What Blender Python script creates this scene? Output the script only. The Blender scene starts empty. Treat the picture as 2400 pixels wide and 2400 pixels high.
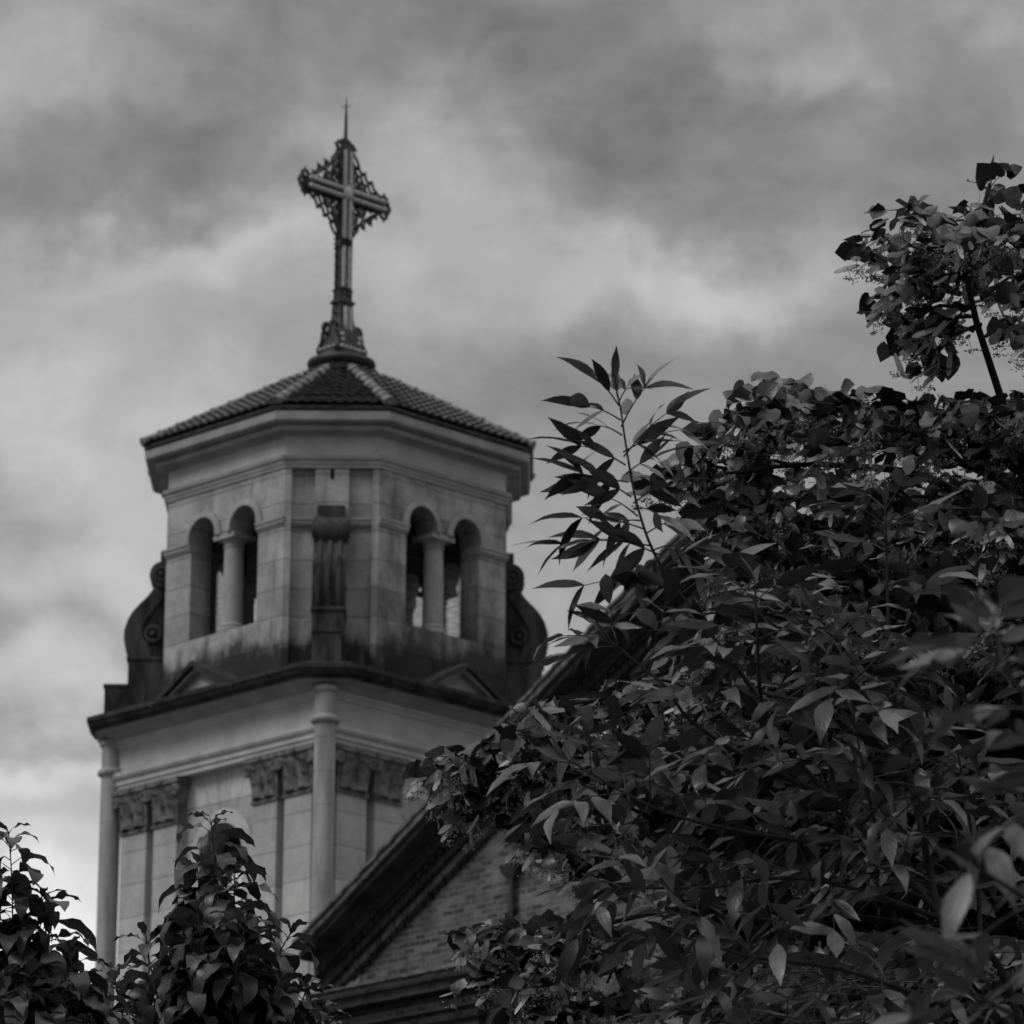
import bpy, math, random
import numpy as np
from mathutils import Vector, Matrix
from mathutils.geometry import tessellate_polygon

R = math.radians
PI = math.pi
sc = bpy.context.scene
col = sc.collection
rng = np.random.default_rng(7)
random.seed(7)

# ------------------------------------------------------------------ camera
F_PX, PITCH, ROLL = 12236.3, 0.2907, 0.0088          # focal length in px of a 2400 px frame
EYE = Vector((0, 0, 1.6))
cd = bpy.data.cameras.new('camera')
cam = bpy.data.objects.new('camera', cd)
col.objects.link(cam)
cd.sensor_width = 36.0
cd.lens = F_PX / 2400 * 36
cd.clip_start, cd.clip_end = 0.5, 4000
cam.matrix_world = (Matrix.Translation(EYE) @ Matrix.Rotation(PI / 2 + PITCH, 4, 'X')
                    @ Matrix.Rotation(ROLL, 4, 'Z'))
cd.dof.use_dof = True
cd.dof.focus_distance = 18.5
cd.dof.aperture_fstop = cd.lens / 1000 / 0.016
cd.dof.aperture_blades = 7
sc.camera = cam


def ray(u, v):
    du, dv = u - 1200, v - 1200
    c, s = math.cos(ROLL), math.sin(ROLL)
    x, y = (du * c + dv * s) / F_PX, -(-du * s + dv * c) / F_PX
    return np.array([x, math.cos(PITCH) - y * math.sin(PITCH), math.sin(PITCH) + y * math.cos(PITCH)])


def at(u, v, Y):
    r = ray(u, v)
    return np.array(EYE) + r * (Y / r[1])


# ------------------------------------------------------------------ light
SUN_EL, SUN_AZ = R(44), R(-115)         # azimuth from +Y towards +X: from the left, behind the camera
sd = bpy.data.lights.new('sun', 'SUN')
sd.energy = 1.15
sd.angle = R(24)
sd.color = (1.0, 0.995, 0.985)
sun = bpy.data.objects.new('sun', sd)
col.objects.link(sun)
sdir = Vector((math.sin(SUN_AZ) * math.cos(SUN_EL), math.cos(SUN_AZ) * math.cos(SUN_EL), math.sin(SUN_EL)))
sun.rotation_euler = (-sdir).to_track_quat('-Z', 'Y').to_euler()
sun.location = (-40, 20, 60)

w = bpy.data.worlds.new('World')
sc.world = w
w.use_nodes = True
nt = w.node_tree
nt.nodes.clear()


def N(tree, typ, **kw):
    n = tree.nodes.new(typ)
    for k, v in kw.items():
        setattr(n, k, v)
    return n


def math_node(tree, op, a, b=None, clamp=False):
    n = N(tree, 'ShaderNodeMath', operation=op, use_clamp=clamp)
    for i, x in enumerate((a, b)):
        if x is None:
            continue
        if isinstance(x, (int, float)):
            n.inputs[i].default_value = x
        else:
            tree.links.new(x, n.inputs[i])
    return n.outputs[0]


def vmath(tree, op, a, b=None):
    n = N(tree, 'ShaderNodeVectorMath', operation=op)
    for i, x in enumerate((a, b)):
        if x is None:
            continue
        if isinstance(x, (tuple, list)):
            n.inputs[i].default_value = x
        else:
            tree.links.new(x, n.inputs[i])
    return n


def ramp(t, x, lo, hi, a=0.0, b=1.0):
    n = N(t, 'ShaderNodeMapRange')
    n.clamp = True
    n.interpolation_type = 'SMOOTHSTEP'
    n.inputs[1].default_value, n.inputs[2].default_value = lo, hi
    n.inputs[3].default_value, n.inputs[4].default_value = a, b
    t.links.new(x, n.inputs[0])
    return n.outputs[0]


def build_sky():
    t = nt
    tc = N(t, 'ShaderNodeTexCoord')
    d = tc.outputs['Generated']
    n1 = N(t, 'ShaderNodeTexNoise')
    n1.inputs['Scale'].default_value = 42
    n1.inputs['Detail'].default_value = 8
    n1.inputs['Roughness'].default_value = 0.55
    t.links.new(d, n1.inputs['Vector'])
    off = vmath(t, 'SUBTRACT', n1.outputs['Color'], (0.5, 0.5, 0.5))
    off = vmath(t, 'MULTIPLY', off.outputs[0], (0.065, 0.0, 0.036))
    dw = vmath(t, 'ADD', d, off.outputs[0]).outputs[0]
    # cloud patches: direction (given as the sky point seen at u,v), half sizes, brightness
    patches = [
        (60, 120, 200, 120, .10), (240, 80, 160, 80, .05), (90, 230, 90, 40, .06),
        (700, 60, 420, 140, -.09), (350, 420, 560, 160, -.10), (120, 540, 330, 90, -.06),
        (950, 330, 150, 150, .12), (1080, 450, 190, 110, .10), (1130, 620, 230, 110, .09),
        (1660, 690, 170, 55, .19), (1540, 640, 230, 70, .09), (1900, 590, 150, 50, .05),
        (420, 590, 230, 60, .16), (560, 560, 140, 40, .08), (120, 640, 220, 60, .05),
        (1450, 330, 330, 160, -.085), (1300, 60, 200, 120, -.04), (2000, 330, 360, 170, -.04),
        (1960, 140, 110, 45, .085), (1900, 180, 120, 40, .05), (2380, 60, 80, 60, .09),
        (1730, 60, 60, 40, .05), (1500, 870, 420, 120, -.05), (1250, 880, 130, 110, -.02),
        (200, 800, 420, 140, .07), (700, 760, 250, 90, .03), (180, 1050, 300, 160, .06), (200, 1560, 260, 200, .06), (30, 830, 120, 60, -.05),
        (240, 970, 300, 90, .07), (60, 1190, 150, 60, -.15), (250, 1180, 170, 90, .10),
        (200, 1350, 250, 90, .08), (80, 1480, 220, 32, -.11), (160, 1590, 170, 60, .12),
        (130, 1720, 210, 36, -.17), (130, 1800, 200, 45, .14), (160, 1900, 200, 36, -.12),
        (120, 2010, 200, 30, -.08), (180, 2130, 300, 150, .36), (150, 2350, 400, 130, .34), (130, 1350, 260, 420, .06), (110, 1830, 220, 90, .08),
        (1270, 1480, 130, 140, .10), (1250, 1200, 130, 120, .04), (1700, 880, 200, 70, .02),
    ]
    total = None
    for (u, v, su, sv, amp) in patches:
        r = ray(u, v)
        r = r / np.linalg.norm(r)
        q = vmath(t, 'SUBTRACT', dw, tuple(float(x) for x in r)).outputs[0]
        q = vmath(t, 'MULTIPLY', q, (F_PX / su / 1.1, 0.0, F_PX / sv / 1.1)).outputs[0]
        q = vmath(t, 'DOT_PRODUCT', q, q).outputs['Value']
        g = math_node(t, 'POWER', 2.718, math_node(t, 'MULTIPLY', q, -0.5))
        g = math_node(t, 'MULTIPLY', g, amp * 1.25 if amp > 0 else amp * 0.85)
        total = g if total is None else math_node(t, 'ADD', total, g)
    n2 = N(t, 'ShaderNodeTexNoise')
    n2.inputs['Scale'].default_value = 1.0
    n2.inputs['Detail'].default_value = 8
    n2.inputs['Roughness'].default_value = 0.56
    n2.inputs['Distortion'].default_value = 0.9
    mv = vmath(t, 'MULTIPLY', d, (36, 20, 58)).outputs[0]
    t.links.new(mv, n2.inputs['Vector'])
    fine = math_node(t, 'MULTIPLY', math_node(t, 'SUBTRACT', n2.outputs['Fac'], 0.5), 0.23)
    n3 = N(t, 'ShaderNodeTexNoise')
    n3.inputs['Scale'].default_value = 1.0
    n3.inputs['Detail'].default_value = 5
    mv = vmath(t, 'MULTIPLY', d, (105, 60, 165)).outputs[0]
    t.links.new(mv, n3.inputs['Vector'])
    fine2 = math_node(t, 'MULTIPLY', math_node(t, 'SUBTRACT', n3.outputs['Fac'], 0.5), 0.10)
    val = math_node(t, 'ADD', math_node(t, 'ADD', math_node(t, 'ADD', total, fine), fine2), 0.315)
    # an overcast vault is lighter overhead than near the horizon
    sep = N(t, 'ShaderNodeSeparateXYZ')
    t.links.new(d, sep.inputs[0])
    zz = math_node(t, 'MAXIMUM', sep.outputs['Z'], 0.0)
    vault = ramp(t, zz, 0.45, 0.9, 1.0, 4.4)
    val = math_node(t, 'MULTIPLY', val, vault)
    val = math_node(t, 'MAXIMUM', val, 0.02)
    comb = N(t, 'ShaderNodeCombineXYZ')
    for i in range(3):
        t.links.new(val, comb.inputs[i])
    sky = N(t, 'ShaderNodeTexSky', sky_type='NISHITA')
    sky.sun_disc = False
    sky.sun_elevation = SUN_EL
    sky.sun_rotation = SUN_AZ
    bw = N(t, 'ShaderNodeRGBToBW')
    t.links.new(sky.outputs[0], bw.inputs[0])
    skyv = math_node(t, 'MULTIPLY', bw.outputs[0], 1.0)
    # clouds cover nine tenths of the clear sky behind them (background strength 0.1)
    bg = N(t, 'ShaderNodeBackground')
    bg.inputs['Strength'].default_value = 0.1
    c10 = math_node(t, 'MULTIPLY', val, 8.5)
    s1 = math_node(t, 'MULTIPLY', math_node(t, 'MINIMUM', skyv, 8.0), 0.1)
    t.links.new(math_node(t, 'ADD', c10, s1), bg.inputs['Color'])
    out = N(t, 'ShaderNodeOutputWorld')
    t.links.new(bg.outputs[0], out.inputs[0])


build_sky()
sc.view_settings.view_transform = 'Standard'
sc.view_settings.look = 'None'
sc.view_settings.exposure = 0.0
sc.view_settings.gamma = 1.0


# ------------------------------------------------------------------ materials (a black and white world)
def mat(name):
    m = bpy.data.materials.new(name)
    m.use_nodes = True
    b = m.node_tree.nodes['Principled BSDF']
    return m, m.node_tree, b


def noise(t, vec, scale, detail=4, rough=0.55, stretch=None):
    n = N(t, 'ShaderNodeTexNoise')
    n.inputs['Scale'].default_value = scale
    n.inputs['Detail'].default_value = detail
    n.inputs['Roughness'].default_value = rough
    if stretch:
        vec = vmath(t, 'MULTIPLY', vec, stretch).outputs[0]
    t.links.new(vec, n.inputs['Vector'])
    return n.outputs['Fac']


def grey(t, b, val, rough=0.8, spec=0.25, bump=None, strength=0.3, dist=0.02):
    if isinstance(val, (int, float)):
        b.inputs['Base Color'].default_value = (val, val, val, 1)
    else:
        t.links.new(val, b.inputs['Base Color'])
    b.inputs['Roughness'].default_value = rough
    b.inputs['Specular IOR Level'].default_value = spec
    if bump is not None:
        n = N(t, 'ShaderNodeBump')
        n.inputs['Strength'].default_value = strength
        n.inputs['Distance'].default_value = dist
        t.links.new(bump, n.inputs['Height'])
        t.links.new(n.outputs[0], b.inputs['Normal'])


def brick_node(t, vec, bw, rh, mortar, c1, c2, cm, offset=0.5):
    n = N(t, 'ShaderNodeTexBrick')
    n.offset = offset
    n.inputs['Scale'].default_value = 1.0
    n.inputs['Brick Width'].default_value = bw
    n.inputs['Row Height'].default_value = rh
    n.inputs['Mortar Size'].default_value = mortar
    n.inputs['Mortar Smooth'].default_value = 0.3
    n.inputs['Bias'].default_value = 0.0
    n.inputs['Color1'].default_value = (c1, c1, c1, 1)
    n.inputs['Color2'].default_value = (c2, c2, c2, 1)
    n.inputs['Mortar'].default_value = (cm, cm, cm, 1)
    t.links.new(vec, n.inputs['Vector'])
    return n


def stone_mat(name, base, row, zoff, width, dirt_lo=None, dirt_hi=None, dirt=0.25, streak=0.5, blotch=0.25):
    """ashlar with fine joints, mottling, rain streaks and a dirty band where water stands"""
    m, t, b = mat(name)
    tc = N(t, 'ShaderNodeTexCoord')
    obj = tc.outputs['Object']
    uv = vmath(t, 'SUBTRACT', tc.outputs['UV'], (4.0, zoff - 40 * row, 0)).outputs[0]
    br = brick_node(t, uv, width, row, 0.011, base * 1.12, base * 0.72, base * 0.4, 0.0)
    v = br.outputs['Color']
    bl = noise(t, obj, 1.3, 6, 0.62)
    v = math_node(t, 'MULTIPLY', v, ramp(t, bl, 0.3, 0.7, 1 - blotch, 1 + blotch * 0.35))
    st = noise(t, obj, 1.0, 5, 0.6, (3.0, 3.0, 0.35))
    v = math_node(t, 'MULTIPLY', v, ramp(t, st, 0.5, 0.78, 1.0, 1 - streak))
    gr = noise(t, obj, 14, 4, 0.65)
    v = math_node(t, 'MULTIPLY', v, ramp(t, gr, 0.25, 0.75, 0.9, 1.08))
    if dirt_lo is not None:
        sep = N(t, 'ShaderNodeSeparateXYZ')
        t.links.new(obj, sep.inputs[0])
        z = math_node(t, 'ADD', sep.outputs['Z'],
                      math_node(t, 'MULTIPLY', math_node(t, 'SUBTRACT', noise(t, obj, 1.0, 8, 0.72, (3.0, 3.0, 1.1)), 0.5), 2.0))
        z = math_node(t, 'ADD', z, math_node(t, 'MULTIPLY', math_node(t, 'SUBTRACT', noise(t, obj, 0.75, 3), 0.5), 1.6))
        f = ramp(t, z, dirt_lo, dirt_hi, dirt, 1.0)
        v = math_node(t, 'MULTIPLY', v, f)
    h = math_node(t, 'ADD', math_node(t, 'MULTIPLY', br.outputs['Fac'], -0.6), math_node(t, 'MULTIPLY', gr, 0.4))
    grey(t, b, v, 0.88, 0.2, h, 0.45, 0.012)
    return m


def plain_mat(name, lo, hi, scale=6, rough=0.8, spec=0.25, stretch=None, bump=0.3, dist=0.01):
    m, t, b = mat(name)
    tc = N(t, 'ShaderNodeTexCoord')
    n = noise(t, tc.outputs['Object'], scale, 6, 0.62, stretch)
    grey(t, b, ramp(t, n, 0.28, 0.72, lo, hi), rough, spec, n, bump, dist)
    return m


def brick_mat(name, base, mortar, k=1.0):
    m, t, b = mat(name)
    tc = N(t, 'ShaderNodeTexCoord')
    uv = tc.outputs['UV']
    wob = noise(t, uv, 3.0, 2)
    uvw = vmath(t, 'ADD', uv, None)
    c = N(t, 'ShaderNodeCombineXYZ')
    t.links.new(math_node(t, 'MULTIPLY', math_node(t, 'SUBTRACT', wob, 0.5), 0.02), c.inputs[1])
    t.links.new(c.outputs[0], uvw.inputs[1])
    br = brick_node(t, uvw.outputs[0], 0.27, 0.104, 0.014, base * 1.5, base * 0.4, mortar)
    n = noise(t, uv, 1.6, 6, 0.7)
    v = math_node(t, 'MULTIPLY', br.outputs['Color'], ramp(t, n, 0.3, 0.7, 0.6, 1.3))
    n2 = noise(t, uv, 22, 4, 0.7)
    v = math_node(t, 'MULTIPLY', v, ramp(t, n2, 0.25, 0.75, 0.75, 1.25))
    h = math_node(t, 'ADD', math_node(t, 'MULTIPLY', br.outputs['Fac'], -0.7), math_node(t, 'MULTIPLY', n2, 0.5))
    grey(t, b, v, 0.9, 0.2, h, 0.6, 0.015)
    return m


def leaf_mat(name, lo, hi, rough=0.5, spec=0.35, vein=0.25, laterals=7, skew=2.4):
    m, t, b = mat(name)
    tc = N(t, 'ShaderNodeTexCoord')
    geo = N(t, 'ShaderNodeNewGeometry')
    v = math_node(t, 'ADD', math_node(t, 'MULTIPLY', math_node(t, 'POWER', geo.outputs['Random Per Island'], skew), hi - lo), lo)
    sep = N(t, 'ShaderNodeSeparateXYZ')
    t.links.new(tc.outputs['UV'], sep.inputs[0])
    ax = math_node(t, 'ABSOLUTE', sep.outputs[0])
    mid = ramp(t, ax, 0.02, 0.12, 1.0, 0.0)
    ph = math_node(t, 'SUBTRACT', math_node(t, 'MULTIPLY', sep.outputs[1], laterals), math_node(t, 'MULTIPLY', ax, 1.6))
    lat = ramp(t, math_node(t, 'ABSOLUTE', math_node(t, 'SUBTRACT', math_node(t, 'FRACT', ph), 0.5)), 0.0, 0.14, 1.0, 0.0)
    ve = math_node(t, 'MAXIMUM', mid, math_node(t, 'MULTIPLY', lat, 0.6))
    v2 = math_node(t, 'MULTIPLY', v, math_node(t, 'ADD', math_node(t, 'MULTIPLY', ve, vein), 1.0))
    n = noise(t, tc.outputs['Object'], 30, 3)
    v2 = math_node(t, 'MULTIPLY', v2, ramp(t, n, 0.3, 0.7, 0.8, 1.15))
    grey(t, b, v2, rough, spec, ve, 0.25, 0.002)
    tr = N(t, 'ShaderNodeBsdfTranslucent')
    t.links.new(math_node(t, 'MULTIPLY', v2, 1.3), tr.inputs['Color'])
    mx = N(t, 'ShaderNodeMixShader')
    mx.inputs[0].default_value = 0.30
    t.links.new(b.outputs[0], mx.inputs[1])
    t.links.new(tr.outputs[0], mx.inputs[2])
    t.links.new(mx.outputs[0], t.nodes['Material Output'].inputs['Surface'])
    return m


M = dict(
    stone_low=stone_mat('pale_ashlar', 0.50, 0.657, 25.742, 9.0, streak=0.28, blotch=0.16),
    stone_high=stone_mat('weathered_ashlar', 0.37, 0.57, 28.45, 9.0, 27.75, 28.5, 0.12, streak=0.45, blotch=0.32),
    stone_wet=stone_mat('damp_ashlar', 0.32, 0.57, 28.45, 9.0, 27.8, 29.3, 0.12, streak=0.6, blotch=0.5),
    stone_trim=plain_mat('pale_trim_stone', 0.38, 0.52, 1.6, 0.85, 0.2),
    column=plain_mat('rain_streaked_column', 0.22, 0.40, 1.5, 0.85, 0.2, (3, 3, 0.5)),
    stone_mid=plain_mat('grey_trim_stone', 0.24, 0.36, 1.8, 0.85, 0.2),
    stone_carved=plain_mat('grimy_carved_stone', 0.07, 0.22, 5, 0.9, 0.2, bump=0.7, dist=0.03),
    stone_dark=plain_mat('blackened_stone', 0.010, 0.075, 1.9, 0.92, 0.2, (1.6, 1.6, 0.5), 0.6, 0.03),
    stone_ledge=plain_mat('near_black_ledge', 0.012, 0.06, 2.4, 0.9, 0.2, None, 0.6, 0.03),  # near-black stone of cornice crown, pediment rakes and gable verge
    inside=plain_mat('shade_dark_belfry_inside', 0.006, 0.015, 2.0, 0.95, 0.1),  # near-black colour stands in for the deep shade inside the belfry
    tile=plain_mat('dark_clay_tile', 0.045, 0.16, 7, 0.75, 0.3),
    ridge=plain_mat('lichened_ridge_tile', 0.07, 0.24, 5, 0.8, 0.25),
    iron=plain_mat('black_iron', 0.015, 0.04, 8, 0.55, 0.4),
    zinc=plain_mat('worn_pale_metal', 0.30, 0.48, 8, 0.5, 0.4),
    lead=plain_mat('dull_lead', 0.03, 0.06, 5, 0.6, 0.35),
    brick=brick_mat('old_brick', 0.11, 0.17),
    brick_shade=brick_mat('shaded_brick', 0.024, 0.055),  # darker copy of the brick, shade under the overhangs put into its colour
    joint=plain_mat('open_joint', 0.08, 0.16, 4),
    wood=plain_mat('dark_painted_wood', 0.02, 0.045, 6, 0.7, 0.3, (1, 1, 1)),
    grass=plain_mat('mown_grass', 0.06, 0.12, 3, 0.95, 0.1),
    bark=plain_mat('dark_bark', 0.015, 0.04, 14, 0.9, 0.15, (1, 1, 0.3)),
    twig=plain_mat('young_stem', 0.02, 0.05, 20, 0.7, 0.25),
    linden=leaf_mat('linden_leaf', 0.006, 0.062, 0.36, 0.7, 0.3, 5),
    bract=leaf_mat('pale_bract', 0.42, 0.75, 0.6, 0.3, 0.2, 6),
    bud=plain_mat('pale_blossom', 0.14, 0.32, 60, 0.8, 0.2),
    ash=leaf_mat('ash_leaf', 0.008, 0.125, 0.33, 0.8, 0.25, 7),
    near=leaf_mat('near_ash_leaf', 0.03, 0.10, 0.4, 0.7, 0.2, 7),
    shrub=leaf_mat('drooping_leaf', 0.018, 0.065, 0.38, 0.6, 0.35, 6),
    needle=leaf_mat('yew_needle', 0.04, 0.09, 0.45, 0.4, 0.0, 4),
)


# ------------------------------------------------------------------ mesh helpers
class MB:
    def __init__(s):
        s.v, s.f, s.m, s.uv = [], [], [], {}

    def add(s, verts, faces, mi=0, uvs=None):
        o = len(s.v)
        s.v.extend([tuple(float(c) for c in p) for p in verts])
        for i, f in enumerate(faces):
            if uvs is not None:
                s.uv[len(s.f)] = uvs[i]
            s.f.append(tuple(o + k for k in f))
            s.m.append(mi)

    def box(s, x0, x1, y0, y1, z0, z1, T=None, mi=0, taper=0.0):
        p = [(x0, y0, z0), (x1, y0, z0), (x1, y1, z0), (x0, y1, z0),
             (x0, y0, z1), (x1, y0, z1), (x1, y1, z1), (x0, y1, z1)]
        if T:
            p = [T(*q) for q in p]
        s.add(p, [(0, 3, 2, 1), (4, 5, 6, 7), (0, 1, 5, 4), (1, 2, 6, 5), (2, 3, 7, 6), (3, 0, 4, 7)], mi)

    def prism(s, poly, d0, d1, T, mi=0, back_mi=None, holes=()):
        """2-D outline (with holes) given thickness d0..d1; T(u, v, d) -> point"""
        loops = [list(poly)] + [list(h) for h in holes]
        flat = [q for l in loops for q in l]
        tris = tessellate_polygon([[Vector((q[0], q[1], 0)) for q in l] for l in loops])
        n = len(flat)
        vs = [T(q[0], q[1], d1) for q in flat] + [T(q[0], q[1], d0) for q in flat]
        s.add(vs, [tuple(t) for t in tris], mi)
        s.add([], [])
        o = len(s.v) - 2 * n
        for t in tris:
            s.f.append(tuple(o + n + k for k in reversed(t)))
            s.m.append(mi if back_mi is None else back_mi)
        k = 0
        for l in loops:
            m = len(l)
            for i in range(m):
                a, b = o + k + i, o + k + (i + 1) % m
                s.f.append((a, b, b + n, a + n))
                s.m.append(mi)
            k += m

    def sweep(s, rings, closed_ring=True, close_profile=False, mi=0, cap=False):
        n = len(rings[0])
        o = len(s.v)
        for r in rings:
            s.v.extend([tuple(float(c) for c in p) for p in r])
        R_ = len(rings)
        for i in range(R_ if close_profile else R_ - 1):
            for j in range(n if closed_ring else n - 1):
                a, b = i * n + j, i * n + (j + 1) % n
                c, d = ((i + 1) % R_) * n + (j + 1) % n, ((i + 1) % R_) * n + j
                s.f.append((o + a, o + b, o + c, o + d))
                s.m.append(mi)
        if cap:
            s.f.append(tuple(o + k for k in range(n)))
            s.m.append(mi)
            s.f.append(tuple(o + (R_ - 1) * n + k for k in reversed(range(n))))
            s.m.append(mi)

    def lathe(s, prof, cx=0, cy=0, n=20, mi=0, cap=True):
        s.sweep([[(cx + r * math.cos(2 * PI * k / n), cy + r * math.sin(2 * PI * k / n), z) for k in range(n)] for r, z in prof], mi=mi, cap=cap)

    def tube(s, pts, rad, n=6, mi=0, cap=True):
        pts = [np.array(p, float) for p in pts]
        if isinstance(rad, (int, float)):
            rad = [rad] * len(pts)
        rings = []
        ref = None
        for i, p in enumerate(pts):
            a, b = pts[max(i - 1, 0)], pts[min(i + 1, len(pts) - 1)]
            t = b - a
            t = t / (np.linalg.norm(t) + 1e-9)
            if ref is None:
                ref = np.array([0, 0, 1.0]) if abs(t[2]) < 0.9 else np.array([1.0, 0, 0])
            x = np.cross(t, ref)
            x /= np.linalg.norm(x) + 1e-9
            y = np.cross(x, t)
            ref = y
            rings.append([p + rad[i] * (math.cos(2 * PI * k / n) * x + math.sin(2 * PI * k / n) * y) for k in range(n)])
        s.sweep(rings, mi=mi, cap=cap)

    def torus(s, c, ex, ey, r, tr, n=16, m=6, mi=0, a0=0.0, a1=2 * PI):
        c, ex, ey = (np.array(q, float) for q in (c, ex, ey))
        full = abs(a1 - a0) > 6.28
        k = n if full else n + 1
        pts = [c + r * (math.cos(a0 + (a1 - a0) * i / n) * ex + math.sin(a0 + (a1 - a0) * i / n) * ey) for i in range(k)]
        if full:
            ez = np.cross(ex, ey)
            rings = []
            for i in range(n):
                ang_ = 2 * PI * i / n
                o = math.cos(ang_) * ex + math.sin(ang_) * ey
                rings.append([c + o * (r + tr * math.cos(2 * PI * q / m)) + ez * tr * math.sin(2 * PI * q / m) for q in range(m)])
            s.sweep(rings, close_profile=True, mi=mi)
        else:
            s.tube(pts, tr, m, mi)

    def ball(s, c, r, mi=0, n=8, sx=1, sy=1, sz=1):
        prof = [(math.sin(PI * i / 5), -math.cos(PI * i / 5)) for i in range(6)]
        rings = [[(c[0] + sx * r * max(a, .02) * math.cos(2 * PI * k / n), c[1] + sy * r * max(a, .02) * math.sin(2 * PI * k / n), c[2] + sz * r * b)
                  for k in range(n)] for a, b in prof]
        s.sweep(rings, mi=mi, cap=True)

    def build(s, name, mats, parent=None, smooth=None, uvfun=None):
        me = bpy.data.meshes.new(name)
        me.from_pydata(s.v, [], s.f)
        if not isinstance(mats, (list, tuple)):
            mats = [mats]
        for q in mats:
            me.materials.append(q)
        me.polygons.foreach_set('material_index', s.m)
        me.validate()
        me.update()
        # uv: metres along the face and metres up
        uvl = me.uv_layers.new(name='UVMap')
        co = np.empty(len(me.vertices) * 3)
        me.vertices.foreach_get('co', co)
        co = co.reshape(-1, 3)
        li = np.empty(len(me.loops), int)
        me.loops.foreach_get('vertex_index', li)
        nm = np.empty(len(me.polygons) * 3)
        me.polygons.foreach_get('normal', nm)
        nm = nm.reshape(-1, 3)
        lt = np.empty(len(me.polygons), int)
        me.polygons.foreach_get('loop_total', lt)
        ln = np.repeat(nm, lt, axis=0)
        P = co[li]
        if uvfun is not None:
            uv = uvfun(P, ln)
        else:
            hz = np.hypot(ln[:, 0], ln[:, 1])
            tx = np.where(hz > .05, -ln[:, 1] / np.maximum(hz, 1e-6), 1)
            ty = np.where(hz > .05, ln[:, 0] / np.maximum(hz, 1e-6), 0)
            flat = np.abs(ln[:, 2]) > .75
            u = np.where(flat, P[:, 0], P[:, 0] * tx + P[:, 1] * ty)
            v = np.where(flat, P[:, 1], P[:, 2])
            uv = np.stack([u, v], 1)
        uvl.data.foreach_set('uv', uv.astype(np.float32).ravel())
        if smooth is not None:
            me.polygons.foreach_set('use_smooth', [True] * len(me.polygons))
            me.set_sharp_from_angle(angle=R(smooth))
        o = bpy.data.objects.new(name, me)
        col.objects.link(o)
        if parent is not None:
            o.parent = parent
        return o


def fix_normals(o):
    import bmesh
    bm = bmesh.new()
    bm.from_mesh(o.data)
    bmesh.ops.recalc_face_normals(bm, faces=bm.faces)
    bm.to_mesh(o.data)
    bm.free()
    return o


def tag(o, label=None, cat=None, group=None, kind=None):
    for k, v in (('label', label), ('category', cat), ('group', group), ('kind', kind)):
        if v:
            o[k] = v
    return o


def empty(name, loc, rz=0.0):
    o = bpy.data.objects.new(name, None)
    o.empty_display_size = 0.5
    o.location = loc
    o.rotation_euler = (0, 0, rz)
    col.objects.link(o)
    return o


# ------------------------------------------------------------------ ground
g = MB()
g.add([(-1500, -300, 0), (1500, -300, 0), (1500, 2500, 0), (-1500, 2500, 0)], [(0, 1, 2, 3)])
tag(g.build('ground', M['grass']), kind='structure')

# ------------------------------------------------------------------ the church tower
TX, TY, ANG = -3.4696, 100.161, PI / 4 - 0.0064
tower = empty('church_tower', (TX, TY, 0), ANG)
tag(tower, 'pale stone bell tower with octagonal belfry and tiled roof', 'tower')

r2 = math.sqrt(0.5)


def rot4(k, x, y):
    for _ in range(k):
        x, y = -y, x
    return x, y


def face(k):
    """frame of wall face k (0 = left one seen, 1 = right one seen): T(u along, v up, d outward)"""
    def T(u, v, d):
        x, y = rot4(k, -d, u)
        return (x, y, v)
    return T


def diag(k):
    """frame of corner k (0 = left, 1 = front, 2 = right, 3 = back): T(u tangential, v up, d radial)"""
    def T(u, v, d):
        x, y = rot4(k, -d * r2 + u * r2, d * r2 + u * r2)
        return (x, y, v)
    return T


def octa(s_, c_, z, e=0.0):
    s, c = s_ + e, max(c_ + 0.586 * e, 0.002)
    return [(-s, -s + c, z), (-s + c, -s, z), (s - c, -s, z), (s, -s + c, z),
            (s, s - c, z), (s - c, s, z), (-s + c, s, z), (-s, s - c, z)]


def band(mb, s_, c_, prof, mi=0):
    """closed moulding running round the chamfered square; prof = closed list of (offset, z)"""
    mb.sweep([octa(s_, c_, z, e) for e, z in prof], close_profile=True, mi=mi)


def arch(cx, r, spring, base, n=14, grow=0.0):
    p = [(cx - r - grow, base), (cx + r + grow, base)]
    p += [(cx + (r + grow) * math.cos(PI * i / n), spring + (r + grow) * math.sin(PI * i / n)) for i in range(n + 1)]
    return p


def archivolt(mb, T, cx, r0, r1, spring, d0, d1, n=20, legs=0.0):
    a = [(cx + r1 * math.cos(PI * i / n), spring + r1 * math.sin(PI * i / n)) for i in range(n + 1)]
    b = [(cx + r0 * math.cos(PI * i / n), spring + r0 * math.sin(PI * i / n)) for i in range(n + 1)]
    if legs:
        a = [(cx + r1, spring - legs)] + a + [(cx - r1, spring - legs)]
        b = [(cx + r0, spring - legs)] + b + [(cx - r0, spring - legs)]
    rings = []
    for (p, q) in zip(a, b):
        rm = ((p[0] + q[0]) / 2, (p[1] + q[1]) / 2)
        rings.append([T(p[0], p[1], d0), T(p[0], p[1], d0 + (d1 - d0) * .6), T(rm[0], rm[1], d1), T(q[0], q[1], d1), T(q[0], q[1], d0)])
    mb.sweep(rings, mi=0, cap=True)


def joints(mb, T, cx, r0, r1, spring, d, mi, angs):
    """open mortar joints between the arch stones"""
    for a in angs:
        c, q = math.cos(R(a)), math.sin(R(a))
        p = [(cx + r * c + sg * .006 * q, spring + r * q - sg * .006 * c) for r, sg in ((r0, 1), (r1, 1), (r1, -1), (r0, -1))]
        mb.add([T(u, v, d + .0025) for u, v in p], [(0, 1, 2, 3)], mi)


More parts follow.
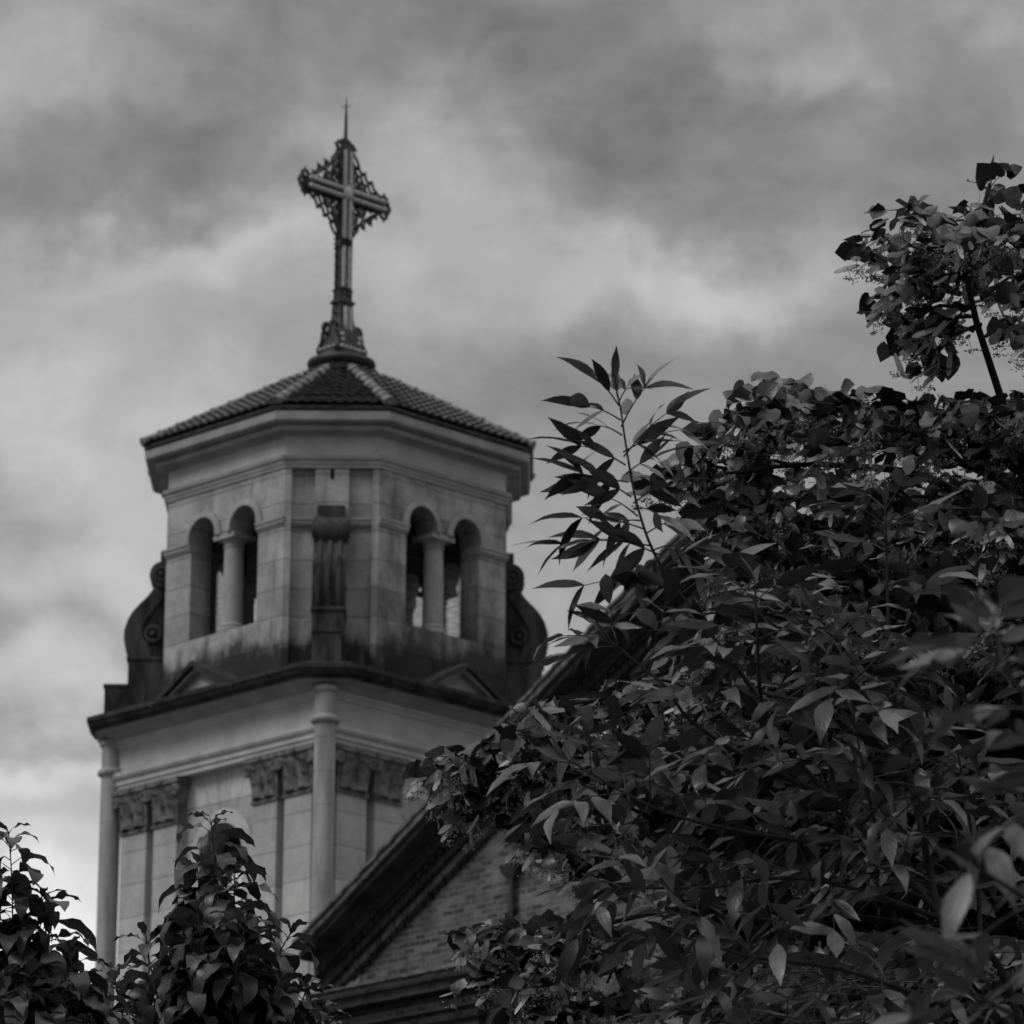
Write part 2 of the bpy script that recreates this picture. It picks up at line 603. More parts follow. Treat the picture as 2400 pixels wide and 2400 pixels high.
# --- square shaft: four walls with a tall arched opening each
HS, WALL = 3.1, 2.86
for k in range(4):
    mb = MB()
    T = face(k)
    top = 26.75
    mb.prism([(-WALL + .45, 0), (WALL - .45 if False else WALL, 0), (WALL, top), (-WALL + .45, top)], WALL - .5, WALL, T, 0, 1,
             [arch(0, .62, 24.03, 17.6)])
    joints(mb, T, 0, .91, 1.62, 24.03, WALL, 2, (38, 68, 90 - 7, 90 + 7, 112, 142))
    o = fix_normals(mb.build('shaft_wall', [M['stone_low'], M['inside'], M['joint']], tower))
    if k < 2:
        mb = MB()
        archivolt(mb, T, 0, .62, .90, 24.03, WALL + .002, WALL + .075, 24, 1.6)
        fix_normals(mb.build('archivolt', M['stone_trim'], o, 40))
    mb = MB()
    for i in range(13):
        u = -.60 + .1 * i
        h = 24.03 + math.sqrt(max(.62 ** 2 - u * u, .0))
        mb.tube([T(u, 17.62, WALL - .32), T(u, h - .01, WALL - .32)], .011, 5)
    mb.build('window_bar', M['iron'], o)
mb = MB()
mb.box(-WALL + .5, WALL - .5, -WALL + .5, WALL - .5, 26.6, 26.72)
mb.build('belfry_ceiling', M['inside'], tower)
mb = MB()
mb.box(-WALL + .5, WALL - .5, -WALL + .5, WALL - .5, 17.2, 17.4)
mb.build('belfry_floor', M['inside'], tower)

# --- engaged columns at the corners
for k in range(3):
    cx, cy = rot4(k, -HS, HS)
    mb = MB()
    prof = [(.205, 0), (.205, 25.72)]
    z = 23.77 - .657 * 36
    prof = [(.205, 0.0)]
    zz = 25.742 - .657 * 39
    while zz < 26.0:
        if zz > .1:
            prof += [(.205, zz - .008), (.198, zz - .003), (.198, zz + .003), (.205, zz + .008)]
        zz += .657
    prof += [(.205, 26.02)]
    prof += [(.235, 26.04), (.27, 26.06), (.285, 26.1), (.27, 26.15), (.235, 26.18), (.205, 26.2), (.205, 26.62),
             (.25, 26.66), (.255, 26.74), (.23, 26.76)]
    mb.lathe(prof, cx, cy, 28)
    mb.build('corner_column', M['column'], tower, 40)

# --- pilasters and their leafy capitals on the two faces seen
CAPB, CAPT = 24.83, 25.70


def capital(mb, T, u0, u1, d):
    w0 = u1 - u0
    # necking, flaring bell, abacus with hollow sides
    mb.box(u0 - .03, u1 + .03, CAPB - .05, CAPB, d - .25, d + .04, lambda u, v, q: T(u, v, q))
    n = 7
    rings = []
    for i in range(n + 1):
        f = i / n
        z = CAPB + f * (CAPT - .12 - CAPB)
        fl = .015 + .10 * f ** 2.2
        rings.append([T(u0 - fl, z, d - .2), T(u0 - fl, z, d + fl), T(u1 + fl, z, d + fl), T(u1 + fl, z, d - .2)])
    mb.sweep(rings, closed_ring=True, cap=True)
    mb.box(u0 - .15, u1 + .15, CAPT - .12, CAPT - .03, d - .22, d + .15, lambda u, v, q: T(u, v, q))
    mb.box(u0 - .12, u1 + .12, CAPT - .03, CAPT, d - .22, d + .12, lambda u, v, q: T(u, v, q))
    ex, ey = np.array(T(1, 0, 0)) - np.array(T(0, 0, 0)), np.array([0, 0, 1.0])
    for sgn, uu in ((-1, u0 - .05), (1, u1 + .05)):           # corner volutes
        c = np.array(T(uu, CAPT - .26, d + .10))
        mb.torus(c, ex, ey, .085, .045, 12, 6)
        mb.ball(c, .05)
    c = np.array(T((u0 + u1) / 2, CAPT - .08, d + .15))          # flower in the middle of the abacus
    mb.ball(c, .075)
    # two tiers of curling leaves
    for tier, (zb, h, cnt) in enumerate(((CAPB + .02, .36, 3), (CAPB + .05, .58, 2))):
        for i in range(cnt):
            cu = u0 + w0 * (i + .5) / cnt
            lw = w0 / cnt * .46
            rings = []
            for q in range(7):
                f = q / 6
                z = zb + h * min(f * 1.08, 1) - (.05 if q == 6 else 0)
                out = d + .03 + .05 * tier + .13 * max(0, f - .45) ** 1.4 * 2.2
                ww = lw * (1.0 - .25 * f) * (1.0 if q % 2 == 0 else .82) * (.55 if q == 6 else 1)
                rings.append([T(cu - ww, z, out - .03), T(cu - ww * .5, z, out + .02), T(cu, z, out + .045), T(cu + ww * .5, z, out + .02), T(cu + ww, z, out - .03)])
            mb.sweep(rings, closed_ring=False)
    # scrolls rising to the corners
    for sgn in (-1, 1):
        cu = (u0 + u1) / 2
        pts = []
        for q in range(9):
            f = q / 8
            pts.append(T(cu + sgn * (w0 * .08 + w0 * .42 * f ** 1.3), CAPB + .3 + .34 * math.sin(f * 1.7), d + .07 + .06 * f))
        mb.tube(pts, .032, 6)


for k in (0, 1):
    T = face(k)
    for (u0, u1) in ((-2.76, -2.0), (-1.78, -1.10), (1.10, 1.78), (2.0, 2.76)):
        mb = MB()
        mb.box(u0, u1, 0, CAPB - .05, WALL - .02, HS, lambda u, v, d: T(u, v, d))
        p = fix_normals(mb.build('pilaster', M['stone_low'], tower))
        mb = MB()
        capital(mb, T, u0, u1, HS)
        fix_normals(mb.build('capital', M['stone_carved'], p, 35))

# --- architrave, frieze and main cornice of the shaft
mb = MB()
SQ = (HS, .12)
band(mb, *SQ, [(-.3, 25.705), (.02, 25.705), (.02, 25.80), (.055, 25.81), (.055, 25.90), (.10, 25.93), (.13, 25.98), (.13, 26.05), (.0, 26.06), (-.3, 26.06)])
fix_normals(mb.build('architrave', M['stone_trim'], tower))
mb = MB()
band(mb, *SQ, [(-.3, 26.062), (-.01, 26.062), (-.01, 26.56), (.03, 26.58), (.05, 26.63), (.10, 26.66), (.12, 26.72), (-.3, 26.72)])
fix_normals(mb.build('frieze', M['stone_trim'], tower))
mb = MB()
CO = (3.79, .73)
band(mb, *CO, [(-.8, 26.722), (-.52, 26.722), (-.40, 26.78), (-.36, 26.82), (-.14, 26.84)], 0)
band(mb, *CO, [(-.8, 26.842), (-.14, 26.842), (-.13, 26.90), (-.06, 26.93), (0, 27.02), (.02, 27.03), (.02, 27.12), (-.02, 27.13), (-.75, 27.36), (-.8, 27.36)], 1)
fix_normals(mb.build('cornice', [M['stone_mid'], M['stone_ledge']], tower))
# the small pediments rising from the middle of the cornice
for k in (0, 1):
    T = face(k)
    mb = MB()
    hw, zb, zt = 1.10, 27.08, 27.72
    mb.prism([(-hw + .1, zb), (hw - .1, zb), (0, zt - .06)], 2.9, 3.52, T, 1)
    for sgn in (-1, 1):
        L = math.hypot(hw + .12, zt - zb)
        for (t0, t1, d1, mi) in ((.0, .095, 3.80, 0), (.095, .15, 3.68, 1)):
            a = (sgn * (hw + .12), zb - .03)
            b = (0, zt)
            nx, nz = -(b[1] - a[1]) / L * sgn, (hw + .12) / L
            nx = sgn * (zt - zb) / L
            q = [(a[0] - nx * t0, a[1] - nz * t0), (b[0], b[1] - t0 / nz), (b[0], b[1] - t1 / nz), (a[0] - nx * t1, a[1] - nz * t1)]
            mb.prism(q, 2.9, d1, T, mi)
    mb.prism([(-.42, 27.17), (.42, 27.17), (0, 27.40)], 3.5, 3.56, T, 1)
    fix_normals(mb.build('pediment', [M['stone_ledge'], M['stone_mid']], tower))

# --- octagonal belfry
OS, OC = 3.02, 1.293
OB = OS - OC                      # half width of a window face
DA = (OS - OC / 2) * math.sqrt(2)  # apothem of the corner faces
SPR, AR, AX, SILL, OT = 30.49, .385, .60, 28.45, 31.42
for k in range(4):
    T = face(k)
    mb = MB()
    holes = []
    # one opening with two arched heads over the free-standing colonnette
    n = 14
    hole = [(-AX - AR, SILL), (AX + AR, SILL), (AX + AR, SPR)]
    hole += [(AX + AR * math.cos(PI * i / n), SPR + AR * math.sin(PI * i / n)) for i in range(1, n + 1)]
    hole += [(-AX + AR * math.cos(PI * i / n), SPR + AR * math.sin(PI * i / n)) for i in range(0, n + 1)]
    zb = 27.0
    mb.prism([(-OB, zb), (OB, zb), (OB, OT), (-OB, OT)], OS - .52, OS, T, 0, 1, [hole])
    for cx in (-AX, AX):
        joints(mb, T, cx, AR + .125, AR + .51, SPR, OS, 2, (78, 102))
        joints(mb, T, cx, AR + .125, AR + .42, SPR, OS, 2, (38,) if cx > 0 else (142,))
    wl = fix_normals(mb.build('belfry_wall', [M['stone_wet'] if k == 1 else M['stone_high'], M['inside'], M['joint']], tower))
    mb = MB()
    for cx in (-AX, AX):
        archivolt(mb, T, cx, AR, AR + .12, SPR, OS + .002, OS + .085, 20, 0.05)
    fix_normals(mb.build('archivolt', M['stone_mid'], wl, 40))
    mb = MB()
    q = T(0, 0, OS - .26)
    mb.lathe([(.27, SILL + .005), (.27, SILL + .07), (.24, SILL + .1), (.25, SILL + .14), (.205, SILL + .19), (.205, 29.4), (.19, 30.16),
              (.21, 30.18), (.21, 30.21), (.19, 30.22), (.20, 30.26), (.26, 30.33)], q[0], q[1], 24)
    mb.box(-.30, .30, 30.332, 30.43, OS - .54, OS + .03, lambda u, v, d: T(u, v, d))
    mb.box(-.215, .215, 30.43, 30.488, OS - .5, OS - .02, lambda u, v, d: T(u, v, d))
    fix_normals(mb.build('colonnette', M['stone_mid'], wl, 40))
    mb = MB()
    for i in range(11):
        for sg in (-1, 1):
            u = sg * (.24 + .075 * i)
            h = SPR + math.sqrt(max(AR ** 2 - (abs(u) - AX) ** 2, .0)) if abs(abs(u) - AX) < AR else SPR
            mb.tube([T(u, SILL + .002, OS - .40), T(u, h - .004, OS - .40)], .008, 4)
    for i in range(9):
        z = SILL + .2 + .22 * i
        for sg in (-1, 1):
            mb.tube([T(sg * .22, z, OS - .40), T(sg * .98, z, OS - .40)], .006, 4)
    mb.build('wire_mesh', M['iron'], wl)
    # impost moulding running into the reveals
    for sg in (-1, 1):
        mb = MB()
        ua, ub = sg * (AX + AR - .02), sg * (OB + .02)
        lo, hi = min(ua, ub), max(ua, ub)
        for (z0, z1, e) in ((30.265, 30.31, .03), (30.31, 30.385, .06), (30.385, 30.43, .085)):
            mb.box(lo, hi, z0, z1, OS - .45, OS + e, lambda u, v, d: T(u, v, d))
        fix_normals(mb.build('impost', M['stone_mid'], wl))
    mb = MB()
    mb.box(-AX - AR + .002, AX + AR - .002, SILL - .12, SILL + .004, OS - .5, OS - .004, lambda u, v, d: T(u, v, d))
    fix_normals(mb.build('sill', M['stone_mid'], wl))

for k in range(4):
    T = diag(k)
    hw = OC * r2                  # half width of the corner face
    mb = MB()
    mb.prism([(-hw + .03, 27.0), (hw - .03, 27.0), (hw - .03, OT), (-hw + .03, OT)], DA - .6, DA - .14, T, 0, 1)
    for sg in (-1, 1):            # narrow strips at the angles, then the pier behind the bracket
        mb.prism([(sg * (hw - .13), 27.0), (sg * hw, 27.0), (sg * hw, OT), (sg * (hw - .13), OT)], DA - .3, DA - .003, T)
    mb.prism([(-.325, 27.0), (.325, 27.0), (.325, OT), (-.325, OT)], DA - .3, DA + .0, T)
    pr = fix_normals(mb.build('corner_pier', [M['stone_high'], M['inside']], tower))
    for sg in (-1, 1):
        mb = MB()
        lo, hi = sorted((sg * .33, sg * (hw + .02)))
        for (z0, z1, e) in ((30.265, 30.31, .03), (30.31, 30.385, .06), (30.385, 30.43, .085)):
            mb.box(lo, hi, z0, z1, DA - .3, DA - .10 + e, lambda u, v, d: T(u, v, d))
        fix_normals(mb.build('impost', M['stone_mid'], pr))
    if k == 3:
        continue
    # scroll bracket
    mb = MB()
    web = [(DA - .05, 28.42), (4.0, 28.42), (4.08, 28.75), (4.1, 29.0), (4.0, 29.3), (3.8, 29.55), (3.6, 29.78), (3.56, 29.95), (DA - .05, 30.1)]
    mb.prism(web, -.22, .22, lambda a, v, d: T(d, v, a))
    outer = [(3.58, 29.86), (3.72, 29.66), (3.86, 29.52), (4.0, 29.36), (4.09, 29.2), (4.15, 29.0), (4.155, 28.82), (4.12, 28.62), (4.05, 28.43)]
    inner = [(3.42, 29.72), (3.54, 29.5), (3.66, 29.36), (3.76, 29.2), (3.83, 29.05), (3.85, 28.92), (3.82, 28.8), (3.74, 28.72), (3.66, 28.43)]
    mb.prism(outer + inner[::-1], -.32, .32, lambda a, v, d: T(d, v, a))
    for sg in (-1, 1):            # lower curl seen on the side, fluting on the face
        c = np.array(T(0, 28.92, 3.63))
        ex = np.array(T(0, 0, 1)) - np.array(T(0, 0, 0))
        mb.torus(np.array(T(sg * .27, 28.90, 3.63)), ex, (0, 0, 1), .15, .05, 14, 6)
        mb.ball(np.array(T(sg * .27, 28.90, 3.63)), .075)
        mb.tube([T(sg * .19, z, r_ + .012) for r_, z in outer], .05, 6)
    mb.tube([T(0, z, r_ + .012) for r_, z in outer], .055, 6)
    # upper roll
    nn = 18
    rings = []
    for u_, f in ((-.33, .96), (-.2, 1.0), (-.08, .93), (.08, .93), (.2, 1.0), (.33, .96)):
        rings.append([T(u_, 30.12 + .28 * f * math.sin(2 * PI * i / nn), 3.46 + .275 * f * math.cos(2 * PI * i / nn)) for i in range(nn)])
    mb.sweep(rings, cap=True)
    for sg in (-1, 1):
        mb.torus(np.array(T(sg * .33, 30.12, 3.5)), ex, (0, 0, 1), .13, .04, 14, 6)
        mb.ball(np.array(T(sg * .33, 30.12, 3.5)), .06)
    mb.box(-.27, .27, 30.38, 30.62, DA - .02, DA + .16, lambda u, v, d: T(u, v, d))
    fix_normals(mb.build('scroll_bracket', M['stone_dark'], tower, 40))
    mb = MB()
    mb.box(-.31, .31, 27.1, 28.36, DA - .2, 4.10, lambda u, v, d: T(u, v, d))
    mb.box(-.335, .335, 28.36, 28.425, DA - .2, 4.135, lambda u, v, d: T(u, v, d))
    mb.box(-.275, .275, 27.1, 27.80, 4.0, 4.555, lambda u, v, d: T(u, v, d))
    mb.box(-.29, .29, 27.80, 27.87, 4.0, 4.58, lambda u, v, d: T(u, v, d))
    fix_normals(mb.build('bracket_pedestal', M['stone_dark'], tower))

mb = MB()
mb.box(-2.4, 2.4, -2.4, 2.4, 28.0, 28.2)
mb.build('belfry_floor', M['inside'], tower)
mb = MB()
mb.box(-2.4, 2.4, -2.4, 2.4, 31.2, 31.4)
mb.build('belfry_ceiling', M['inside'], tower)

mb = MB()
band(mb, OS, OC, [(-.4, 31.422), (.03, 31.422), (.035, 31.47), (.06, 31.50), (.06, 31.545), (.10, 31.58), (.115, 31.65), (.0, 31.665), (-.4, 31.665)])
fix_normals(mb.build('string_course', M['stone_mid'], tower))
mb = MB()
band(mb, OS, OC, [(-.4, 31.667), (-.005, 31.667), (-.005, 32.06), (-.4, 32.06)])
fix_normals(mb.build('upper_frieze', M['stone_trim'], tower))
mb = MB()
band(mb, OS, OC, [(-.4, 32.062), (.02, 32.062), (.04, 32.10), (.27, 32.115), (.285, 32.19), (.24, 32.205), (.24, 32.235), (.43, 32.245), (.46, 32.27),
                  (.475, 32.42), (.44, 32.44), (-.4, 32.44)])
fix_normals(mb.build('upper_cornice', M['stone_mid'], tower))

# --- tiled roof: real courses of rolled tiles
roof_e, ZE, ZA = .47, 32.54, 34.70
eave = octa(OS, OC, ZE, roof_e)
apex = np.array([0, 0, ZA])
rf = MB()
rrng = np.random.default_rng(3)
for i in range(8):
    A, B = np.array(eave[i]), np.array(eave[(i + 1) % 8])
    mid = (A + B) / 2
    W = np.linalg.norm(B - A) / 2
    ex = (B - A) / (2 * W)
    up = apex - mid
    L = np.linalg.norm(up)
    up = up / L
    nrm = np.cross(ex, up)
    course = .37
    nrow = int(L / course)
    for r_ in range(nrow + 1):
        t0, t1 = r_ * course, min((r_ + 1) * course + .04, L * .93)
        if t1 <= t0:
            continue
        w0, w1 = W * (1 - t0 / L) + .01, W * (1 - t1 / L) + .01
        nseg = max(3, int(2 * w0 / .036))
        us = np.linspace(-1, 1, nseg + 1)
        jit = rrng.normal(0, .004)
        rows = []
        for (t, ww, lift, lo_) in ((t0 + .05, w0, .055, 1), (t0, w0, .06, 1), (t0, w0, .112, 0), (t0 + (t1 - t0) * .5, (w0 + w1) / 2, .062, 0), (t1, w1, .006, 0)):
            row = []
            for uu in us:
                x = uu * ww
                wave = .017 * (1 + math.sin(2 * PI * x / .215 + .4)) ** 1.3
                h = lift + wave + jit
                row.append(mid + ex * x + up * t + nrm * h)
            rows.append(row)
        rf.sweep(rows, closed_ring=False)
rf.sweep([octa(OS, OC, ZE - .085, roof_e - .16), octa(OS, OC, ZE - .03, roof_e - .02), octa(OS, OC, ZE, roof_e), [tuple(apex)] * 8], cap=False)
roof = rf.build('tiled_roof', M['tile'], tower)
rf = MB()
for i in range(8):
    rf = MB()
    A = np.array(eave[i]) + np.array([0, 0, .07])
    d = apex + np.array([0, 0, .04]) - A
    L = np.linalg.norm(d)
    d /= L
    side = np.cross(d, [0, 0, 1.0])
    side /= np.linalg.norm(side)
    nn_ = np.cross(side, d)
    t = -.06
    while t < L * .76:
        l = .40
        rings = []
        for (q, rr_) in ((0, .135), (.05, .135), (.052, .122), (l + .03, .108)):
            rings.append([A + d * (t + q) + side * rr_ * math.cos(a) + nn_ * rr_ * .95 * math.sin(a) for a in np.linspace(-.2, PI + .2, 9)])
        rf.sweep(rings, closed_ring=False)
        rf.add([rings[0][j] for j in range(9)], [tuple(range(9))])
        t += l
    rf.build('hip_tile', M['ridge'], roof, 50)
rf = MB()
rf.lathe([(.30, 34.30), (.50, 34.46), (.62, 34.55), (.68, 34.58), (.70, 34.63), (.68, 34.68), (.52, 34.73), (.44, 34.77), (.43, 34.85), (.1, 34.86)], 0, 0, 32)
rf.build('finial_base', M['lead'], roof, 40)

# ------------------------------------------------------------------ the iron cross on the roof
cross = empty('iron_cross', (TX, TY, 34.84), ANG)
tag(cross, 'ornate iron cross with scrollwork and paired rods on the tower roof', 'cross')
ZC = 3.45                                        # height of the crossing above the base


def X(u, z, d=0.0):
    return np.array([u, d, z])


EX, EZ = (1, 0, 0), (0, 0, 1)
class Beads:
    def ball(s, c, r, *k):
        q = MB()
        q.ball(c, r, *k)
        q.build('bead', M['zinc'], cross, 60)


fr, rods, orn = MB(), Beads(), MB()
HB = .062                                        # half depth of the lattice
# lower shaft frame and rods
for (z0, z1, hw) in ((2.42, ZC + 1.0, .14), (1.0, 2.42, .155)):
    fr.box(-hw, hw, -.02, .02, z0, z1)
    for sx in (-1, 1):
        for sy in (-1, 1):
            fr.tube([X(sx * hw, z0, sy * HB), X(sx * hw, z1, sy * HB)], .024, 5)
for sx in (-1, 1):                               # arms
    a, b = sorted((sx * .1, sx * 1.06))
    fr.box(a, b, -.02, .02, ZC - .13, ZC + .13)
    for sz in (-1, 1):
        for sy in (-1, 1):
            fr.tube([X(sx * .1, ZC + sz * .14, sy * HB), X(sx * 1.06, ZC + sz * .14, sy * HB)], .024, 5)
for sy in (-1, 1):
    y = sy * (HB + .025)
    for s in (-1, 1):
        for (a, b, x, yy) in ((1.42, 2.30, .078, y), (2.46, ZC - .13, .078, y), (ZC + .13, ZC + .93, .078, y), (.44, .98, .065, y + sy * .08)):
            q = MB()
            q.tube([X(s * x, a, yy), X(s * x, b, yy)], .05, 8)
            q.build('rod', M['zinc'], cross, 50)
        for sx in (-1, 1):
            q = MB()
            q.tube([X(sx * .13, ZC + s * .082, y), X(sx * 1.0, ZC + s * .082, y)], .052, 8)
            q.ball(X(sx * 1.0, ZC + s * .082, y), .065)
            q.build('rod', M['zinc'], cross, 50)
    for z in (2.38, 2.28, 2.48, 1.38, ZC + .96, ZC + .5):
        fr.box(-.16, .16, sorted((y - .02, y + .045))[0], sorted((y - .02, y + .045))[1], z - .016, z + .016)
    for sx in (-1, 1):
        for uu in (.52, 1.03):
            fr.box(sx * uu - .016, sx * uu + .016, y - .03, y + .05, ZC - .15, ZC + .15)
    for (u, z) in ((-.06, 1.30), (.06, 1.30), (-.06, 1.19), (.06, 1.19)):
        rods.ball(X(u, z, y), .04)
boss = MB()
boss.ball(X(0, ZC, 0), .185, 0, 16, 1, 1.05, 1.15)
fr.torus(X(0, ZC, -.1), EX, EZ, .155, .025, 18, 6)
fr.torus(X(0, ZC, .1), EX, EZ, .155, .025, 18, 6)
# crockets up the shaft
for s in (-1, 1):
    z = 1.45
    while z < 2.6:
        fr.tube([X(s * .16, z, 0), X(s * .215, z + .012, 0), X(s * .245, z + .055, 0)], [.042, .034, .008], 5)
        z += .205
    for z in (1.05, .85, .65):
        fr.tube([X(s * .19, z, 0), X(s * .25, z + .02, 0), X(s * .275, z + .07, 0)], [.035, .025, .008], 5)
# scrollwork between the arms
for sx in (-1, 1):
    for sz in (-1, 1):
        def Q(u, z, d=0.0):
            return X(sx * u, ZC + sz * z, d)
        for (u, z, r_) in ((.25, .45, .105), (.46, .27, .105)):
            orn.torus(Q(u, z), EX, EZ, r_, .034, 16, 6)
            orn.torus(Q(u, z), EX, EZ, r_ * .45, .02, 10, 5)
            rods.ball(Q(u, z, -.03), .034)
        orn.torus(Q(.235, .235), EX, EZ, .055, .025, 12, 5)
        # the cusped rim from the arm to the shaft
        pts = [Q(.98, .17), Q(.84, .22), Q(.74, .30), Q(.70, .40), Q(.60, .37), Q(.53, .44), Q(.50, .54), Q(.40, .53), Q(.34, .61), Q(.30, .74), Q(.18, .90)]
        sm = []
        for i in range(len(pts) - 1):
            for f in (0, .5):
                sm.append(pts[i] * (1 - f) + pts[i + 1] * f)
        sm.append(pts[-1])
        for y in (-HB, HB):
            orn.tube([p + np.array([0, y, 0]) for p in sm], .03, 5)
        for (u, z) in ((.72, .44), (.53, .58), (.33, .66), (.86, .26)):
            orn.ball(Q(u, z), .05)
            orn.tube([Q(u, z), Q(u + .07, z + .06)], [.03, .008], 5)
        for (u, z) in ((.35, .35), (.60, .20), (.22, .62), (.72, .2), (.24, .32), (.34, .22)):
            orn.ball(Q(u, z), .035)
# trefoil ends of the three free arms
for (ux, uz, c0) in ((1, 0, 1.06), (-1, 0, 1.06), (0, 1, 1.0)):
    def E_(al, ac, d=0.0):
        return X(ux * al + uz * ac, ZC + uz * al + ux * ac, d)
    for sg in (-1, 1):
        orn.torus(E_(c0 + .03, sg * .17), EX, EZ, .075, .034, 14, 6)
        orn.tube([E_(c0 - .02, sg * .2), E_(c0 + .06, sg * .27), E_(c0 + .03, sg * .33)], [.035, .03, .01], 5)
        orn.tube([E_(c0 + .08, sg * .16), E_(c0 + .16, sg * .12), E_(c0 + .2, sg * .03)], .03, 5)
        orn.ball(E_(c0 + .12, sg * .2), .035)
    orn.torus(E_(c0 + .12, 0), EX, EZ, .06, .034, 14, 6)
    orn.tube([E_(c0 + .17, 0), E_(c0 + .26, 0)], [.045, .012], 6)
    for y in (-HB, HB):
        fr.tube([E_(c0, -.17, y), E_(c0, .17, y)], .026, 5)
# spike with a small star
spike = MB()
spike.tube([X(0, ZC + 1.05), X(0, ZC + 1.6), X(0, ZC + 1.78), X(0, 5.58)], [.045, .034, .025, .006], 6)
spike.ball(X(0, ZC + 1.70), .035)
for a in range(4):
    v = np.array([math.cos(a * PI / 2 + PI / 4), math.sin(a * PI / 2 + PI / 4), .25])
    spike.tube([X(0, 5.36), X(0, 5.36) + v * .12], [.014, .003], 4)
# flared foot with a lattice of rings
foot = MB()
foot.sweep([[(-w_, -w_ * .8, z), (w_, -w_ * .8, z), (w_, w_ * .8, z), (-w_, w_ * .8, z)] for w_, z in
            ((.40, 0.0), (.40, .05), (.37, .07), (.34, .2), (.30, .42), (.22, .58), (.18, .72), (.165, 1.06), (.20, 1.08), (.20, 1.13), (.15, 1.16), (.15, 1.34), (.18, 1.37), (.13, 1.40))], cap=True)
for sx in (-1, 1):
    for sy in (-1, 1):
        foot.torus(X(sx * .33, .52, sy * .1), EX, EZ, .11, .034, 14, 6)
        foot.tube([X(sx * .40, .05, sy * .3), X(sx * .36, .25, sy * .22), X(sx * .40, .42, sy * .15), X(sx * .30, .64, sy * .1)], .035, 5)
for sy in (-1, 1):
    for i in range(6):
        rods.ball(X(-.30 + .12 * i, .06, sy * .33), .042)
    for (u, z) in ((-.22, .22), (.22, .22), (-.24, .33), (.24, .33)):
        rods.ball(X(u, z, sy * .27), .05)
for sx in (-1, 1):
    for i in range(4):
        rods.ball(X(sx * .41, .06, -.2 + .13 * i), .04)
fix_normals(fr.build('frame', M['iron'], cross, 50))

fix_normals(orn.build('scrollwork', M['iron'], cross, 50))
boss.build('boss', M['zinc'], cross, 60)
spike.build('spike', M['iron'], cross, 50)
fix_normals(foot.build('foot', M['iron'], cross, 40))

# ------------------------------------------------------------------ the brick church in front of the tower
nave = empty('brick_church', (TX, TY, 0), ANG)
tag(nave, 'brick church gable with heavy moulded verge, in front of the stone tower', 'church')
A0 = -8.22                       # outermost plane of the verge; d counts inwards from it
WP = A0 + .85                    # wall plane
BR, ZR, SL = -18.0, 26.35, .601  # ridge line and roof slope
SQL = math.hypot(1, SL)


def G(b, z, d):
    return (A0 + d, b, z)


wl = MB()
wz = lambda b: ZR - SL * abs(b - BR) - .25
wl.prism([(-8.75, 0), (-8.75, wz(-8.75)), (BR, wz(BR)), (-27.25, wz(-27.25)), (-27.25, 0)], .85, 1.35, G)
wl.box(WP + .5, 18, -9.25, -8.75, 0, wz(-8.75) - .1)
wl.box(WP + .5, 18, -27.25, -26.75, 0, wz(-27.25) - .1)
nw = fix_normals(wl.build('brick_wall', M['brick'], nave))

rf = MB()
for sg in (-1, 1):
    e = BR + sg * 9.95
    rf.prism([(BR, ZR - .03), (e, ZR - .03 - SL * 9.95), (e, ZR - .16 - SL * 9.95), (BR, ZR - .16)], .03, 27, G)
nroof = fix_normals(rf.build('roof', M['tile'], nave))
rf = MB()
vt = random.Random(5)
for sg in (-1, 1):
    n = 24
    step = 10.05 * SQL / n
    for i in range(n):
        # each verge tile tips up over the one below
        t0, t1 = i * step - .02, (i + 1) * step + .05
        j = vt.uniform(-.008, .008)

        def V(t, h, d):
            return G(BR + sg * (10.05 - t / SQL) + sg * (-SL / SQL) * (-h) * -1, ZR - SL * 10.05 + t * SL / SQL + h / SQL, d)
        lo, hi = .075 + j, .012 + j
        p = [(t0, lo), (t1, hi), (t1, hi - .10), (t0, lo - .10)]
        rf.prism(p, -.015 + j, .34, lambda a, h, d: V(a, h, d))
fix_normals(rf.build('verge_tile', M['tile'], nroof))
rf = MB()
for i in range(60):
    a = A0 + .02 + i * .45
    rings = [[(a + q, BR + rr * math.cos(x), ZR - .06 + rr * math.sin(x)) for x in np.linspace(-.3, PI + .3, 9)] for q, rr in ((0, .16), (.06, .16), (.065, .14), (.47, .125))]
    rf.sweep(rings, closed_ring=False, cap=False)
rf.build('ridge_tile', M['tile'], nroof, 50)


def rake_uv(P, Nn):
    t = np.abs(P[:, 1] - BR) * SQL
    off = (ZR - SL * np.abs(P[:, 1] - BR) - P[:, 2]) / SQL
    return np.stack([off + P[:, 0] * 1.0, t], 1)


def raking(mb, prof, mi=0):
    """course that climbs both rakes; prof = (t below the roof line, square to it; d inwards)"""
    for sg in (-1, 1):
        rings = []
        for B in (10.0, 0.0):
            rings.append([G(BR + sg * B, ZR - SL * B - t * SQL, d) for t, d in prof])
        mb.sweep(rings, cap=True, mi=mi)


mb = MB()
raking(mb, [(.14, .12), (.20, .10), (.245, .12), (.26, .17), (.25, .9), (.14, .9)])
fix_normals(mb.build('barge_moulding', M['stone_ledge'], nave))  # near-black colour carries the deep shadow of the verge soffit
for (t0, t1, d) in ((.252, .50, .47), (.50, .70, .60), (.70, .815, .72)):
    mb = MB()
    raking(mb, [(t0 + .001, d), (t1, d), (t1, .87), (t0 + .001, .87)])
    fix_normals(mb.build('corbel_course', M['brick_shade'] if d < .65 else M['brick'], nave, uvfun=rake_uv))  # outer courses take the brick with overhang shade in its colour
